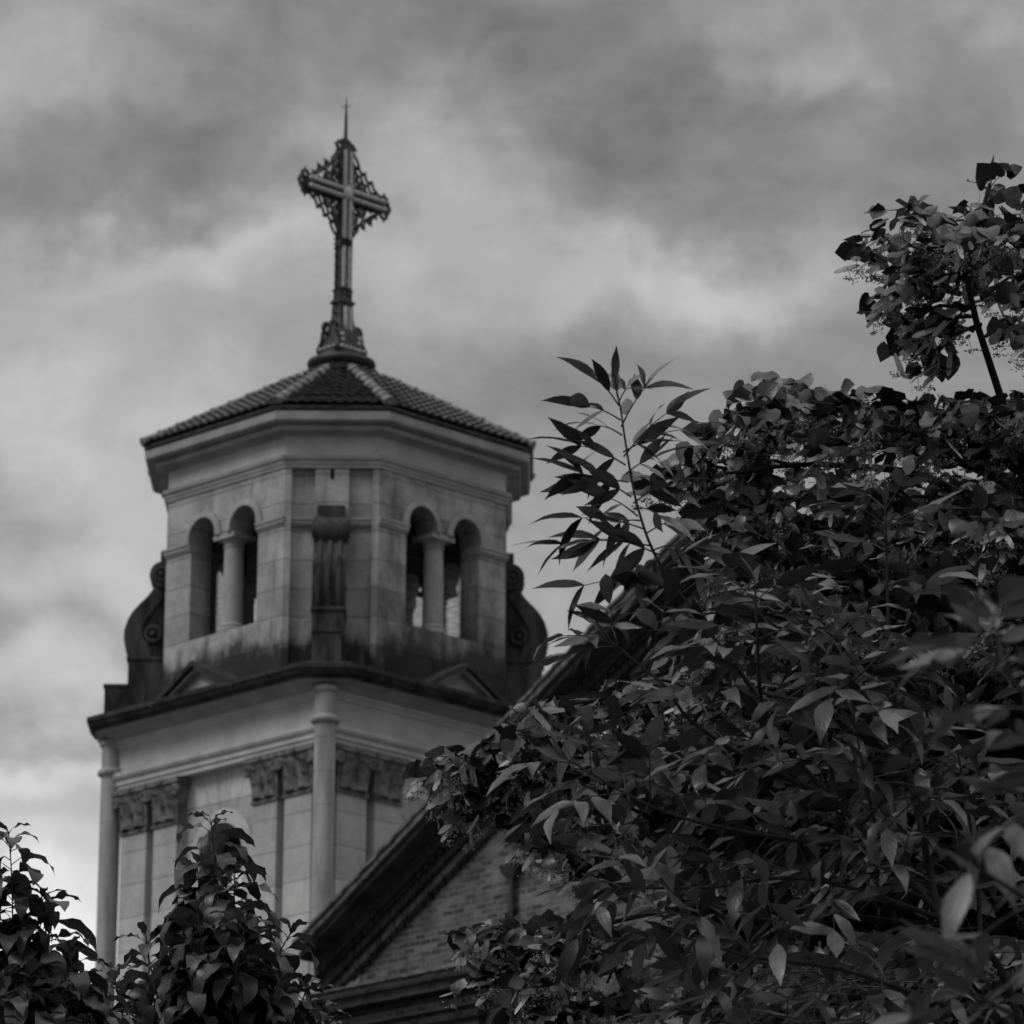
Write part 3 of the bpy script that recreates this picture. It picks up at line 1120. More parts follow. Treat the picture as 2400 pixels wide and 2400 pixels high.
# dentil bricks under the corbels
mb = MB()
for sg in (-1, 1):
    i = 0
    while .1 + i * .17 < 9.4:
        B = .1 + i * .17
        for (t0, t1, d) in ((.50, .565, .535), (.815, .88, .78)):
            q = [(BR + sg * b_, ZR - SL * b_ - t_ * SQL) for b_, t_ in ((B, t0 + .001), (B + .115, t0 + .001), (B + .115, t1), (B, t1))]
            mb.prism(q, d, .86, G)
        i += 1
fix_normals(mb.build('dentil_course', M['brick_shade'], nave, uvfun=rake_uv))

# level return of the cornice at the foot of the gable
rt = MB()
for (z0, z1, d, end) in ((19.27, 19.42, .30, -12.30), (19.10, 19.268, .36, -12.22), (18.80, 18.97, .52, -12.05), (18.62, 18.80, .60, -11.95),
                         (18.45, 18.618, .68, -11.88), (18.97, 19.10, .58, -12.0), (18.30, 18.448, .75, -11.8)):
    rt.box(A0 + d, A0 + .86, end, -8.0, z0, z1)
fix_normals(rt.build('cornice_return', M['brick_shade'], nave))
rt = MB()
rt.sweep([[(A0 + .86, y, 19.56), (A0 + .86, y, 19.425), (A0 + .27, y, 19.425), (A0 + .27, y, 19.45)] for y in (-8.0, -12.34)], cap=True)
fix_normals(rt.build('cornice_capping', M['stone_carved'], nave))
# rainwater pipe
rt = MB()
py = -12.57
rt.tube([(WP - .09, py, 12), (WP - .09, py, 20.9)], .055, 10)
for z in (20.3, 19.0, 17.0):
    rt.tube([(WP - .09, py, z), (WP - .09, py, z + .09)], .072, 10)
rt.sweep([[(WP - q, py - w_, z), (WP - q, py + w_, z), (WP - .01, py + w_, z), (WP - .01, py - w_, z)] for q, w_, z in ((.13, .06, 20.85), (.2, .17, 21.0), (.22, .19, 21.12))], cap=True)
fix_normals(rt.build('downpipe', M['iron'], nave, 40))


# ------------------------------------------------------------------ leaves
def leaf_template(kind):
    """stations: (position along the blade of the midrib, of the edge, half width) for a blade one unit long"""
    if kind == 'heart':
        return np.array([(.02, -.01, .03), (.06, -.13, .30), (.22, .06, .50), (.42, .33, .53), (.64, .60, .41), (.83, .82, .19), (1.0, .98, .012)])
    if kind == 'lance':
        return np.array([(0, 0, .015), (.08, .08, .065), (.2, .2, .115), (.36, .36, .148), (.54, .54, .14), (.72, .72, .092), (.88, .88, .034), (1.0, 1.0, .004)])
    if kind == 'droop':
        return np.array([(0, 0, .012), (.07, .07, .05), (.16, .16, .115), (.26, .26, .165), (.38, .38, .195), (.5, .5, .20), (.62, .62, .185), (.74, .74, .145), (.85, .85, .09), (.93, .93, .04), (1.0, 1.0, .004)])
    if kind == 'bract':
        return np.array([(0, 0, .02), (.12, .12, .09), (.5, .5, .12), (.85, .85, .10), (1.0, 1.0, .03)])
    return np.array([(0, 0, .045), (.5, .5, .06), (1.0, 1.0, .01)])      # needle


class Leaves:
    def __init__(s, kind):
        s.t = leaf_template(kind)
        s.rows = []

    def add(s, pos, d, up, length, bend=0.4, fold=0.25, wav=0.0, width=1.0):
        s.rows.append((*pos, *d, *up, length, bend, fold, wav, width))

    def arrays(s):
        t = s.t
        n = len(t)
        if not s.rows:
            return np.zeros((0, 3)), [], np.zeros((0, 2))
        A = np.array(s.rows, float)
        m = len(A)
        P, D, U = A[:, 0:3], A[:, 3:6], A[:, 6:9]
        L, K, FO, WV, WD = (A[:, i][:, None] for i in range(9, 14))
        D = D / (np.linalg.norm(D, axis=1, keepdims=True) + 1e-9)
        S = np.cross(D, U)
        S /= np.linalg.norm(S, axis=1, keepdims=True) + 1e-9
        Nn = np.cross(S, D)
        fine = np.linspace(0, 1, 21)

        def curve(sv):
            # blade that bends downwards by K radians along its length
            k = np.where(np.abs(K) < 1e-3, 1e-3, K)
            return np.sin(k * sv) / k, -(1 - np.cos(k * sv)) / k, k * sv
        out = np.empty((m, n, 3, 3))
        for j in range(n):
            sm, se, hw = t[j]
            x, z, th = curve(sm)
            out[:, j, 1] = P + L * (x * D + z * Nn)
            xe, ze, the = curve(se)
            for q, sg in ((0, -1), (2, 1)):
                ph = WV * np.sin(j * 1.9 + sg * .8 + A[:, 0:1] * 90)
                lift = hw * FO + ph * hw
                nd = np.sin(the) * D + np.cos(the) * Nn
                out[:, j, q] = P + L * (xe * D + ze * Nn + sg * hw * WD * S + lift * nd)
        V = out.reshape(-1, 3)
        f = []
        for j in range(n - 1):
            for q in (0, 1):
                a = j * 3 + q
                f.append((a, a + 1, a + 4, a + 3))
        f = np.array(f)
        F = (f[None] + (np.arange(m) * n * 3)[:, None, None]).reshape(-1, 4)
        uvt = np.array([[(-1, t[j][1]), (0, t[j][0]), (1, t[j][1])] for j in range(n)]).reshape(-1, 2)
        UV = np.tile(uvt, (m, 1))
        return V, F, UV


def build_leaves(name, parts, parent, extra=None):
    """parts = [(Leaves, material)]; extra = (MB, material) for the twigs"""
    Vs, Fs, Ms, UVs = [], [], [], []
    o = 0
    mats = []
    for lv, m in parts:
        V, F, UV = lv.arrays()
        if len(V) == 0:
            continue
        mats.append(m)
        Vs.append(V)
        Fs += [tuple(int(c) for c in q) for q in (np.array(F) + o)]
        Ms += [len(mats) - 1] * len(F)
        UVs.append(UV)
        o += len(V)
    if extra is not None and extra[0].v:
        mats.append(extra[1])
        Vs.append(np.array(extra[0].v))
        Fs += [tuple(k + o for k in q) for q in extra[0].f]
        Ms += [len(mats) - 1] * len(extra[0].f)
        UVs.append(np.zeros((len(extra[0].v), 2)))
    V = np.concatenate(Vs)
    UV = np.concatenate(UVs)
    loc = np.array(parent.location) if parent is not None else np.zeros(3)
    me = bpy.data.meshes.new(name)
    me.from_pydata((V - loc).tolist(), [], Fs)
    for m in mats:
        me.materials.append(m)
    me.polygons.foreach_set('material_index', Ms)
    me.polygons.foreach_set('use_smooth', [True] * len(me.polygons))
    uvl = me.uv_layers.new(name='UVMap')
    li = np.empty(len(me.loops), int)
    me.loops.foreach_get('vertex_index', li)
    uvl.data.foreach_set('uv', UV[li].astype(np.float32).ravel())
    me.update()
    ob = bpy.data.objects.new(name, me)
    col.objects.link(ob)
    ob.parent = parent
    return ob


def build_wood(name, mb, m, parent):
    loc = np.array(parent.location)
    mb.v = [tuple(np.array(p) - loc) for p in mb.v]
    return mb.build(name, m, parent, 60)


def rvec(s=1.0):
    return rng.normal(0, s, 3)


def unit(v):
    v = np.array(v, float)
    return v / (np.linalg.norm(v) + 1e-9)


UP = np.array([0, 0, 1.0])


def spline(pts, step):
    """resample a polyline smoothly at about step metres"""
    pts = [np.array(p, float) for p in pts]
    if len(pts) == 2:
        pts = [pts[0], (pts[0] + pts[1]) / 2, pts[1]]
    out = []
    for i in range(len(pts) - 1):
        p0, p1, p2, p3 = pts[max(i - 1, 0)], pts[i], pts[i + 1], pts[min(i + 2, len(pts) - 1)]
        n = max(1, int(np.linalg.norm(p2 - p1) / step))
        for k in range(n):
            f = k / n
            out.append(.5 * ((2 * p1) + (-p0 + p2) * f + (2 * p0 - 5 * p1 + 4 * p2 - p3) * f * f + (-p0 + 3 * p1 - 3 * p2 + p3) * f ** 3))
    out.append(pts[-1])
    return out


# ------------------------------------------------------------------ linden tree (right)
def linden():
    base = np.array([4.6, 23.5, 0])
    root = empty('linden_tree', base)
    tag(root, 'tall linden tree with heart-shaped leaves and hanging pale blossom, at right', 'tree')
    lv, br, tw, bud = Leaves('heart'), Leaves('bract'), MB(), MB()

    def leaf(p, out, size):
        d = unit(out + np.array([0, 0, -rng.uniform(.1, 1.0)]) + rvec(.38))
        up = unit(UP * 1.0 + rvec(.55) + np.array([0, -.15, 0]))
        st = p + unit(out + UP * .15) * size * .38
        tw.tube([p, st], .0016, 3, cap=False)
        lv.add(st, d, up, size, rng.uniform(-.4, .9), rng.uniform(-.3, .35), rng.uniform(.05, .3), rng.uniform(.9, 1.15))

    def flower(p, out):
        d = unit(out * .55 + np.array([-.45, -.2, -.5]) + rvec(.22))
        L = rng.uniform(.09, .13)
        p = p + np.array([0, 0, -rng.uniform(.01, .05)])
        br.add(p, d, unit(UP * .5 + np.array([.3, -.6, 0]) + rvec(.7)), L, rng.uniform(-.6, .7), .2, .1, .9)
        c = p + d * L * .45
        e = c + np.array([0, 0, -1]) * rng.uniform(.035, .06) + rvec(.008)
        tw.tube([c, e], .0013, 3, cap=False)
        for _ in range(int(rng.integers(14, 24))):
            q = e + rvec(.013) * np.array([1.3, 1.3, .45]) + np.array([0, 0, -.008])
            r = rng.uniform(.003, .0055)
            bud.add([q + np.array(o) * r for o in ((1, 0, 0), (-1, 0, 0), (0, 1, 0), (0, -1, 0), (0, 0, 1), (0, 0, -1))],
                    [(0, 2, 4), (2, 1, 4), (1, 3, 4), (3, 0, 4), (2, 0, 5), (1, 2, 5), (3, 1, 5), (0, 3, 5)])
            if rng.random() < .5:
                tw.tube([e, q], .0008, 3, cap=False)

    def twig(a, b, size=.105, fl=.5, dens=1.0):
        """leafy twig from a to b, leaves in two ranks"""
        L = np.linalg.norm(b - a)
        m = (a + b) / 2 + np.array([0, 0, .06 * L])
        pts = spline([a, m, b], .03)
        tw.tube(pts, list(np.linspace(.004, .0018, len(pts))), 4)
        t = unit(b - a)
        side = unit(np.cross(t, UP) + 1e-3)
        step = .042 / dens
        n = max(2, int(L / step))
        for i in range(n + 1):
            f = i / n
            p = pts[min(int(f * (len(pts) - 1)), len(pts) - 1)]
            sg = 1 if i % 2 else -1
            out = unit(side * sg * 1.0 + t * .75 + rvec(.2))
            leaf(p, out, size * rng.uniform(.72, 1.12) * (1 - .25 * f * (f > .8)))
            if rng.random() < fl * 1.1:
                flower(p + np.array([0, 0, -.01]), unit(out + rvec(.3)))
        leaf(b, t, size * .8)

    def spray(a, b, w=.3, size=.105, fl=.5, dens=1.0):
        """branchlet with side twigs lying roughly flat"""
        L = np.linalg.norm(b - a)
        m = (a + b) / 2 + np.array([0, 0, .08 * L]) + rvec(.03) * L
        pts = spline([a, m, b], .06)
        tw.tube(pts, list(np.linspace(.011, .003, len(pts))), 5)
        t = unit(b - a)
        side = unit(np.cross(t, UP))
        n = max(2, int(L / .15))
        for i in range(n):
            f = (i + .6) / n
            p = pts[int(f * (len(pts) - 1))]
            sg = 1 if i % 2 else -1
            q = p + (side * sg * rng.uniform(.6, 1.0) + t * .8 + np.array([0, 0, rng.uniform(-.45, .1)])) * w * (1.05 - .6 * f) * rng.uniform(.7, 1.2)
            twig(p, q, size, fl, dens)
        k = pts[int(.7 * (len(pts) - 1))]
        twig(k, b + t * .03, size, fl, dens)

    Y0 = 21.0
    # main stem seen at the right edge, then down to the ground outside the picture
    stem_px = [(2620, 2000, 23.2), (2500, 1500, 22.6), (2405, 1150, 22.0), (2345, 930, 21.7), (2290, 760, 21.4), (2262, 640, 21.3), (2320, 430, 21.2)]
    stem = [base, base + np.array([.02, -.05, 2.2]), base + np.array([.0, -.1, 4.0])] + [at(*q) for q in stem_px]
    mb = MB()
    pts = spline(stem, .25)
    zz = np.array([p[2] for p in pts])
    mb.tube(pts, [float(np.interp(z, [0, .6, 3, 6, 7.6, 8.6, 9.6], [.26, .2, .15, .06, .03, .018, .006])) for z in zz], 10)
    build_wood('trunk', mb, M['bark'], root)

    limbs = [
        [(2500, 1500, 22.6), (2250, 1160, 22.2), (1950, 1090, 21.6), (1700, 1110, 21.2)],
        [(2560, 1800, 23.0), (2200, 1580, 22.4), (1800, 1600, 21.8), (1400, 1640, 21.3), (1240, 1670, 21)],
        [(2620, 2000, 23.2), (2200, 1900, 22.4), (1700, 1800, 21.7), (1240, 1830, 21.1), (1060, 1800, 20.9)],
        [(2640, 2150, 23.3), (2200, 2170, 22.3), (1700, 2120, 21.6), (1350, 2180, 21.2), (1130, 2210, 21.0)],
        [(2405, 1150, 22.0), (2250, 1080, 21.7), (2050, 1035, 21.4), (1850, 1020, 21.2)],
        [(2640, 2300, 23.3), (2200, 2420, 22.3), (1700, 2380, 21.5), (1350, 2360, 21.1)],
    ]
    for l in limbs:
        mb = MB()
        p = spline([at(*q) for q in l], .12)
        mb.tube(p, list(np.linspace(.032, .006, len(p))), 7)
        build_wood('branch', mb, M['bark'], root)

    def S(u0, v0, u1, v1, y0=21.4, y1=21.0, **kw):
        spray(at(u0, v0, y0), at(u1, v1, y1), **kw)
    # crown top at the right edge
    for q in ((2255, 690, 2030, 600), (2265, 660, 2060, 560), (2262, 640, 2150, 490), (2280, 560, 2320, 430), (2290, 740, 2110, 800),
              (2300, 700, 2420, 640), (2290, 600, 2420, 480), (2330, 560, 2460, 430), (2250, 690, 2090, 680), (2240, 640, 2200, 560),
              (2300, 760, 2180, 850), (2330, 760, 2430, 800), (2300, 640, 2470, 560), (2262, 720, 2140, 740), 
              (2270, 620, 2240, 540), (2350, 700, 2480, 700), (2260, 650, 2160, 610), (2290, 600, 2200, 520), (2300, 620, 2360, 540)):
        S(*q, y0=21.4 + rng.uniform(-.1, .4), y1=21.2 + rng.uniform(-.3, .5), w=.2, fl=.7)
    # the flat layer below it
    for q in ((2000, 1010, 1740, 980), (2100, 1000, 1860, 960), (2250, 1020, 2030, 950), (2350, 1060, 2180, 950), (2400, 1080, 2300, 960),
              (1900, 1040, 1690, 1010), (2000, 1080, 1760, 1040), (2200, 1090, 1950, 1040), (2380, 1110, 2150, 1040), (2420, 1050, 2420, 940),
              (1800, 1100, 1600, 1090), (1750, 1110, 1560, 1120), (1900, 1110, 1650, 1140), (2350, 1000, 2240, 960), (2450, 1150, 2330, 1040),
              (1780, 1060, 1640, 1070), (2150, 1060, 2050, 985), (2060, 1010, 1930, 955)):
        S(*q, y0=21.8 + rng.uniform(-.2, .4), y1=21.4 + rng.uniform(-.4, .4), w=.2, fl=.8)
    # sprays reaching left over the gable
    for q in ((1420, 1650, 1235, 1670), (1420, 1700, 1225, 1735), (1400, 1760, 1240, 1780), (1270, 1820, 1040, 1785),
              (1270, 1850, 1050, 1850), (1240, 1850, 1080, 1900), (1300, 1880, 1110, 1900), (1140, 1840, 1030, 1800), (1350, 1820, 1180, 1840),
              (1400, 1900, 1220, 1950), (1450, 1960, 1300, 2000), (1500, 2000, 1380, 2060),
              (1350, 2180, 1110, 2190), (1350, 2230, 1150, 2270), (1300, 2200, 1170, 2230), (1450, 2260, 1250, 2300), (1450, 2180, 1290, 2200),
              (1500, 2330, 1330, 2400), (1440, 2330, 1250, 2370), (1360, 1730, 1240, 1780)):
        S(*q, y0=21.4 + rng.uniform(-.2, .3), y1=20.9 + rng.uniform(-.3, .3), w=.2, fl=.8)
    # leafy twigs before the gable top
    for q in ((1850, 1190, 1690, 1200), (1900, 1230, 1740, 1260), (1950, 1270, 1800, 1300), (1850, 1270, 1700, 1300), (1790, 1170, 1650, 1220),
              (1920, 1180, 1780, 1200), (1980, 1220, 1850, 1240), (1830, 1300, 1690, 1350)):
        S(*q, y0=21.5, y1=21.2 + rng.uniform(-.2, .2), w=.2, fl=.9)
    # the mass of the crown
    edge_v = [1130, 1250, 1400, 1550, 1680, 1850, 2000, 2100, 2200, 2420]
    edge_u = [1780, 1740, 1650, 1540, 1400, 1260, 1420, 1480, 1420, 1480]
    rim = lambda v: 2420 + 480 * math.sqrt(max(0.02, 1 - ((v - 1850) / 800) ** 2))
    cnt = 0
    while cnt < 185:
        u, v = rng.uniform(1200, 2950), rng.uniform(1150, 2520)
        if u > rim(v):
            continue
        e = np.interp(v, edge_v, edge_u)
        if u < e:
            continue
        if v < 1240 and u < 1720:
            continue
        y = 20.9 + 2.6 * rng.random()
        S(u + rng.uniform(120, 240), v - rng.uniform(-40, 80), u, v, y + .5, y, w=.24, fl=.5 if y < 21.8 else .1, dens=.8)
        cnt += 1
    # leaves deep inside, seen only as darkness behind the rest
    for _ in range(15500):
        u, v = rng.uniform(1350, 3000), rng.uniform(1120, 2600)
        if u > rim(v) + rng.normal(0, 50):
            continue
        if u < np.interp(v, edge_v, edge_u) + 140:
            continue
        y = rng.uniform(22.3, 27.0)
        lv.add(at(u, v, y), unit(rvec() * np.array([1, 1, .4]) + np.array([0, 0, -.5])), unit(UP + rvec(.4)), rng.uniform(.09, .13), .4, .2, .1)
    build_leaves('crown', [(lv, M['linden'])], root, (tw, M['twig']))
    build_leaves('bract', [(br, M['bract'])], root)
    bud.v = [tuple(np.array(p) - base) for p in bud.v]
    bud.build('blossom', M['bud'], root)


linden()


# ------------------------------------------------------------------ ash saplings
def compound(lv, tw, p, out, size, pairs=2, sag=.5, leaflet=.115):
    """pinnate leaf: rachis with pairs of lanceolate leaflets and one at the end"""
    out = unit(out)
    L = size
    n = 2 * pairs + 4
    pts = []
    for i in range(n + 1):
        f = i / n
        pts.append(p + out * L * f + np.array([0, 0, -1]) * sag * L * f * f * .7)
    tw.tube(pts, list(np.linspace(.0024, .001, n + 1)), 4, cap=False)
    side = unit(np.cross(out, UP) + 1e-4)
    for k in range(pairs + 1):
        f = .45 + .5 * k / max(pairs, 1)
        q = pts[min(int(round(f * n)), n)]
        t = unit(pts[min(int(round(f * n)) + 1, n)] - pts[max(int(round(f * n)) - 1, 0)])
        if k == pairs:
            lv.add(q, unit(t + rvec(.12)), unit(UP + rvec(.3)), leaflet * rng.uniform(1.0, 1.25), rng.uniform(-.3, 1.1), .2, .15)
        else:
            for sg in (-1, 1):
                d = unit(t * .75 + side * sg * rng.uniform(.6, .95) + np.array([0, 0, -.12]) + rvec(.14))
                lv.add(q + d * .004, d, unit(UP + rvec(.5)), leaflet * rng.uniform(.75, 1.1), rng.uniform(-.3, 1.2), .2, .15)


def compound_to(lv, tw, a, b, leaflet):
    """pinnate leaf from the stem at a to the tip of its end leaflet at b"""
    d = b - a
    L = np.linalg.norm(d)
    rl = max(L - leaflet * .9, L * .45)
    n = 8
    pts = [a + d / L * rl * i / n + UP * .10 * L * math.sin(PI * .62 * i / n) for i in range(n + 1)]
    tw.tube(pts, list(np.linspace(.0026, .0012, n + 1)), 4, cap=False)
    end = pts[-1]
    lv.add(end, unit(b - end + UP * .2 * L), unit(UP + rvec(.35)), min(leaflet, L * .75) * rng.uniform(.95, 1.15), rng.uniform(.4, .9), .1, .06)
    t = unit(d)
    side = unit(np.cross(t, np.array([0, 1.0, 0])))
    deep = np.array([0, 1.0, 0])
    leaflet = min(leaflet, L * .62)
    np_ = 3 if L > .24 else (2 if L > .15 else 1)
    for k in range(np_):
        q = pts[(2, 5, 8)[k] if np_ == 3 else ((4, 7)[k] if np_ == 2 else 6)]
        for sg in (-1, 1):
            if rng.random() < .15:
                continue
            o = unit(side * sg * rng.uniform(.25, .8) + deep * sg * rng.uniform(.2, .8) + t * .9 - UP * rng.uniform(0, .35))
            lv.add(q, o, unit(UP + rvec(.45)), leaflet * rng.uniform(.75, 1.08), rng.uniform(.1, .9), .1, .06)


def ash_tree(name, label, base, stems, Y, mname, leaflet, size, nodegap, fill=()):
    root = empty(name, base)
    tag(root, label, 'tree')
    lv, tw = Leaves('lance'), MB()
    for si, (px, rad, leafy) in enumerate(stems):
        pts = spline([at(*q) if len(q) == 3 and abs(q[0]) > 12 else np.array(q) for q in px], .03)
        mb = MB()
        mb.tube(pts, list(np.linspace(rad[0], rad[1], len(pts))), 7)
        build_wood('trunk' if si == 0 else 'branch', mb, M['bark'], root)
        # nodes with opposite leaves, each pair square to the last
        cum = np.concatenate([[0], np.cumsum([np.linalg.norm(pts[i + 1] - pts[i]) for i in range(len(pts) - 1)])])
        tot = cum[-1]
        lo_, hi_ = leafy if isinstance(leafy, tuple) else (leafy, 1.0)
        s = tot * lo_
        k = 0
        while s < tot * hi_:
            f = s / tot
            i = min(int(np.searchsorted(cum, s)), len(pts) - 2)
            p = pts[i]
            t = unit(pts[i + 1] - pts[i])
            a = np.cross(t, UP)
            a = unit(a) if np.linalg.norm(a) > .2 else np.array([1.0, 0, 0])
            b = unit(np.cross(a, t))
            th = (.75 if k % 2 else -.55) + rng.uniform(-.3, .3)
            young = max(0, (f - .82) / .18)
            for sg in (-1, 1):
                o = (math.cos(th) * a + math.sin(th) * b) * sg
                out = unit(o * 1.0 + t * (.35 + .75 * young) + UP * .18 + rvec(.1))
                sz = size * (1 - .4 * young) * rng.uniform(.8, 1.15)
                compound(lv, tw, p, out, sz, 2 if rng.random() < .85 else 1, rng.uniform(.2, .6), leaflet * (1 - .2 * young))
            gap = nodegap * (1 - .6 * young)
            s += gap * rng.uniform(.85, 1.15)
            k += 1
        p, t = pts[-1], unit(pts[-1] - pts[-3])
        for j in range(3):
            lv.add(p, unit(t + rvec(.35)), unit(rvec() + UP * .4), leaflet * rng.uniform(.4, .7), .2, .3)
    for (u0, v0, u1, v1, dy) in fill:
        a, b = at(u0, v0, Y - .1), at(u1, v1, Y - .1 + dy)
        compound_to(lv, tw, a, b, leaflet)
    build_leaves('crown', [(lv, M[mname])], root, (tw, M['twig']))
    return root


SY = 14.0
gb = at(2330, 2400, SY)
base = np.array([gb[0] + .35, SY + .3, 0])
main = [tuple(base), tuple(base + np.array([-.05, -.1, 1.5])), (2420, 2560, SY + .1), (2200, 2150, SY), (1960, 1880, SY), (1830, 1740, SY - .05), (1780, 1640, SY - .1), (1640, 1450, SY - .1),
        (1545, 1320, SY - .1), (1495, 1190, SY - .1), (1468, 1050, SY - .1), (1455, 960, SY - .1), (1445, 915, SY - .1)]
stems = [
    (main, (.03, .0025), (.50, .80)),
    ([(1830, 1740, SY - .05), (1785, 1640, SY - .2), (1775, 1500, SY - .3), (1770, 1370, SY - .35)], (.009, .0025), .15),
    ([(1960, 1880, SY), (1760, 1780, SY - .1), (1620, 1690, SY - .15), (1560, 1610, SY - .2), (1500, 1560, SY - .2), (1430, 1500, SY - .2)], (.010, .0025), .3),
    ([(2200, 2150, SY), (2160, 1950, SY + .1), (2120, 1760, SY + .15), (2090, 1600, SY + .2), (2080, 1400, SY + .2), (2075, 1180, SY + .2)], (.012, .0025), .12),
    ([(1960, 1880, SY), (1930, 1700, SY + .25), (1900, 1560, SY + .3), (1880, 1430, SY + .3)], (.008, .0025), .1),
    ([(2200, 2150, SY), (1900, 2060, SY - .2), (1650, 2080, SY - .25), (1440, 2080, SY - .3)], (.009, .0025), .25),
    ([(2060, 1990, SY), (1800, 1960, SY - .15), (1550, 1900, SY - .2), (1330, 1780, SY - .2)], (.009, .0025), .25),
    ([(2330, 2400, SY), (2000, 2280, SY - .2), (1750, 2240, SY - .3), (1560, 2180, SY - .3)], (.009, .0025), .25),
    ([(2300, 2300, SY), (2290, 2050, SY + .2), (2260, 1850, SY + .2), (2230, 1680, SY + .2)], (.009, .0025), .1),
    ([(2380, 2480, SY), (2050, 2420, SY - .2), (1800, 2420, SY - .3), (1600, 2360, SY - .3)], (.009, .0025), .3),
]
arng = np.random.default_rng(21)
for _ in range(7):
    f = arng.uniform(0, 1)
    j = arng.integers(3, 8)
    a = np.array(main[j][:2]) * (1 - f) + np.array(main[j + 1][:2]) * f
    e = a + np.array([arng.uniform(-420, 330), arng.uniform(-330, 40)])
    if e[0] < np.interp(e[1], [1300, 1500, 1800, 2400], [1620, 1520, 1400, 1550]) or e[1] < 1330:
        continue
    y = arng.uniform(-.5, .35)
    m_ = (a + e) / 2 + np.array([arng.uniform(-40, 40), arng.uniform(10, 60)])
    stems.append(([(a[0], a[1], SY), (m_[0], m_[1], SY + y * .6), (e[0], e[1], SY + y)], (.007, .0022), .25))
ash_tree('ash_tree', 'young ash tree with sharp narrow leaflets and a shoot against the sky', base, stems, SY, 'ash', .145, .27, .10, [
    (1455, 985, 1272, 950, -.06), (1450, 950, 1350, 860, .05), (1447, 930, 1440, 845, 0), (1449, 945, 1500, 880, .05), (1456, 1000, 1572, 850, .04),
    (1458, 1020, 1330, 1000, .08), (1460, 1060, 1700, 1005, -.05), (1462, 1070, 1640, 930, .06), (1466, 1090, 1258, 1040, .04), (1468, 1110, 1610, 1060, -.08),
    (1480, 1165, 1262, 1100, -.05), (1484, 1180, 1650, 1130, .05), (1495, 1210, 1330, 1150, .06), (1510, 1240, 1255, 1235, -.04), (1515, 1250, 1690, 1215, -.06),
    (1545, 1300, 1300, 1275, .06), (1530, 1280, 1208, 1318, -.02), (1580, 1365, 1262, 1420, -.05), (1585, 1370, 1760, 1320, -.05),
    (1640, 1450, 1800, 1420, -.07), (1600, 1400, 1420, 1370, -.1), (1545, 1310, 1450, 1430, -.12),
    (1600, 1390, 1810, 1300, .06), (1560, 1330, 1730, 1265, -.1), (1620, 1420, 1860, 1390, .08), (1640, 1450, 1700, 1340, -.12), (1472, 1130, 1290, 1180, .1),
    (1500, 1220, 1380, 1270, .1), (1490, 1190, 1600, 1260, -.1), (1530, 1290, 1660, 1300, .1), (1720, 1560, 1560, 1420, -.1)])

NY = 7.8
gb = at(2750, 2400, NY)
base = np.array([gb[0] + .1, NY, 0])
nstems = [
    ([tuple(base), (2900, 3300, NY), (2800, 2700, NY), (2640, 2050, NY), (2500, 1750, NY), (2380, 1600, NY), (2300, 1480, NY)], (.02, .003), .60),
    ([(2800, 2700, NY), (2620, 2250, NY - .1), (2480, 2150, NY - .1), (2380, 2090, NY - .15), (2300, 2040, NY - .2)], (.012, .003), .3),
    ([(2640, 2050, NY), (2560, 1950, NY + .1), (2450, 1880, NY + .1), (2360, 1850, NY + .1)], (.01, .003), .3),
    ([(2800, 2700, NY), (2600, 2480, NY - .1), (2420, 2400, NY - .1), (2280, 2330, NY - .1)], (.012, .003), .3),
]
ash_tree('ash_bush', 'blurred bush of narrow grey leaflets in front of the linden, at the right edge', base, nstems, NY, 'near', .125, .19, .15)


# ------------------------------------------------------------------ the two leafy shrubs at lower left
def shrub(name, label, stems, basexy, leafsize=.185):
    base = np.array([basexy[0], basexy[1], 0])
    root = empty(name, base)
    tag(root, label, 'shrub')
    lv, tw = Leaves('droop'), MB()
    more = []
    for px in stems[1:]:
        for _ in range(2):
            du, dv, dy = rng.uniform(-45, 45), rng.uniform(30, 150), rng.uniform(-.3, .3)
            more.append([px[0]] + [(q[0] + du * (j + 1) / 3, q[1] + dv, q[2] + dy) for j, q in enumerate(px[1:])])
    for si, px in enumerate(stems + more):
        pts = spline([np.array(q) if abs(q[0]) < 12 and q[1] < 60 and q[2] < 8 else at(*q) for q in px], .0125)
        mb = MB()
        mb.tube(pts, list(np.linspace(.016 if si == 0 else .007, .002, len(pts))), 6)
        build_wood('trunk' if si == 0 else 'branch', mb, M['bark'], root)
        ph = rng.uniform(0, 6.28)
        n = len(pts)
        for i in range(n):
            z_ok = pts[i][2] > at(400, 2620, pts[i][1])[2]
            if not z_ok:
                continue
            fe = (n - 1 - i) * .0125                       # metres below the tip
            if fe > .35 and i % 2:
                continue
            ph += 2.4
            young = max(0.0, 1 - fe / .10)
            o = unit(np.array([math.cos(ph) * 1.4, math.sin(ph), 0]))
            out = unit(o + UP * (.5 + 1.3 * young) + rvec(.15))
            st = pts[i] + out * .035 * (1 - .6 * young)
            tw.tube([pts[i], st], .0016, 4, cap=False)
            d = unit(o * 1.0 + UP * (.45 + 1.2 * young - .6 * rng.random()) + rvec(.15))
            lv.add(st, d, unit(UP + o * .1 + rvec(.2)), leafsize * (1 - .6 * young) * rng.uniform(.75, 1.15),
                   rng.uniform(1.6, 2.5) * (1 - .4 * young), rng.uniform(.0, .3), rng.uniform(.1, .4), rng.uniform(.85, 1.1))
    build_leaves('crown', [(lv, M['shrub'])], root, (tw, M['twig']))


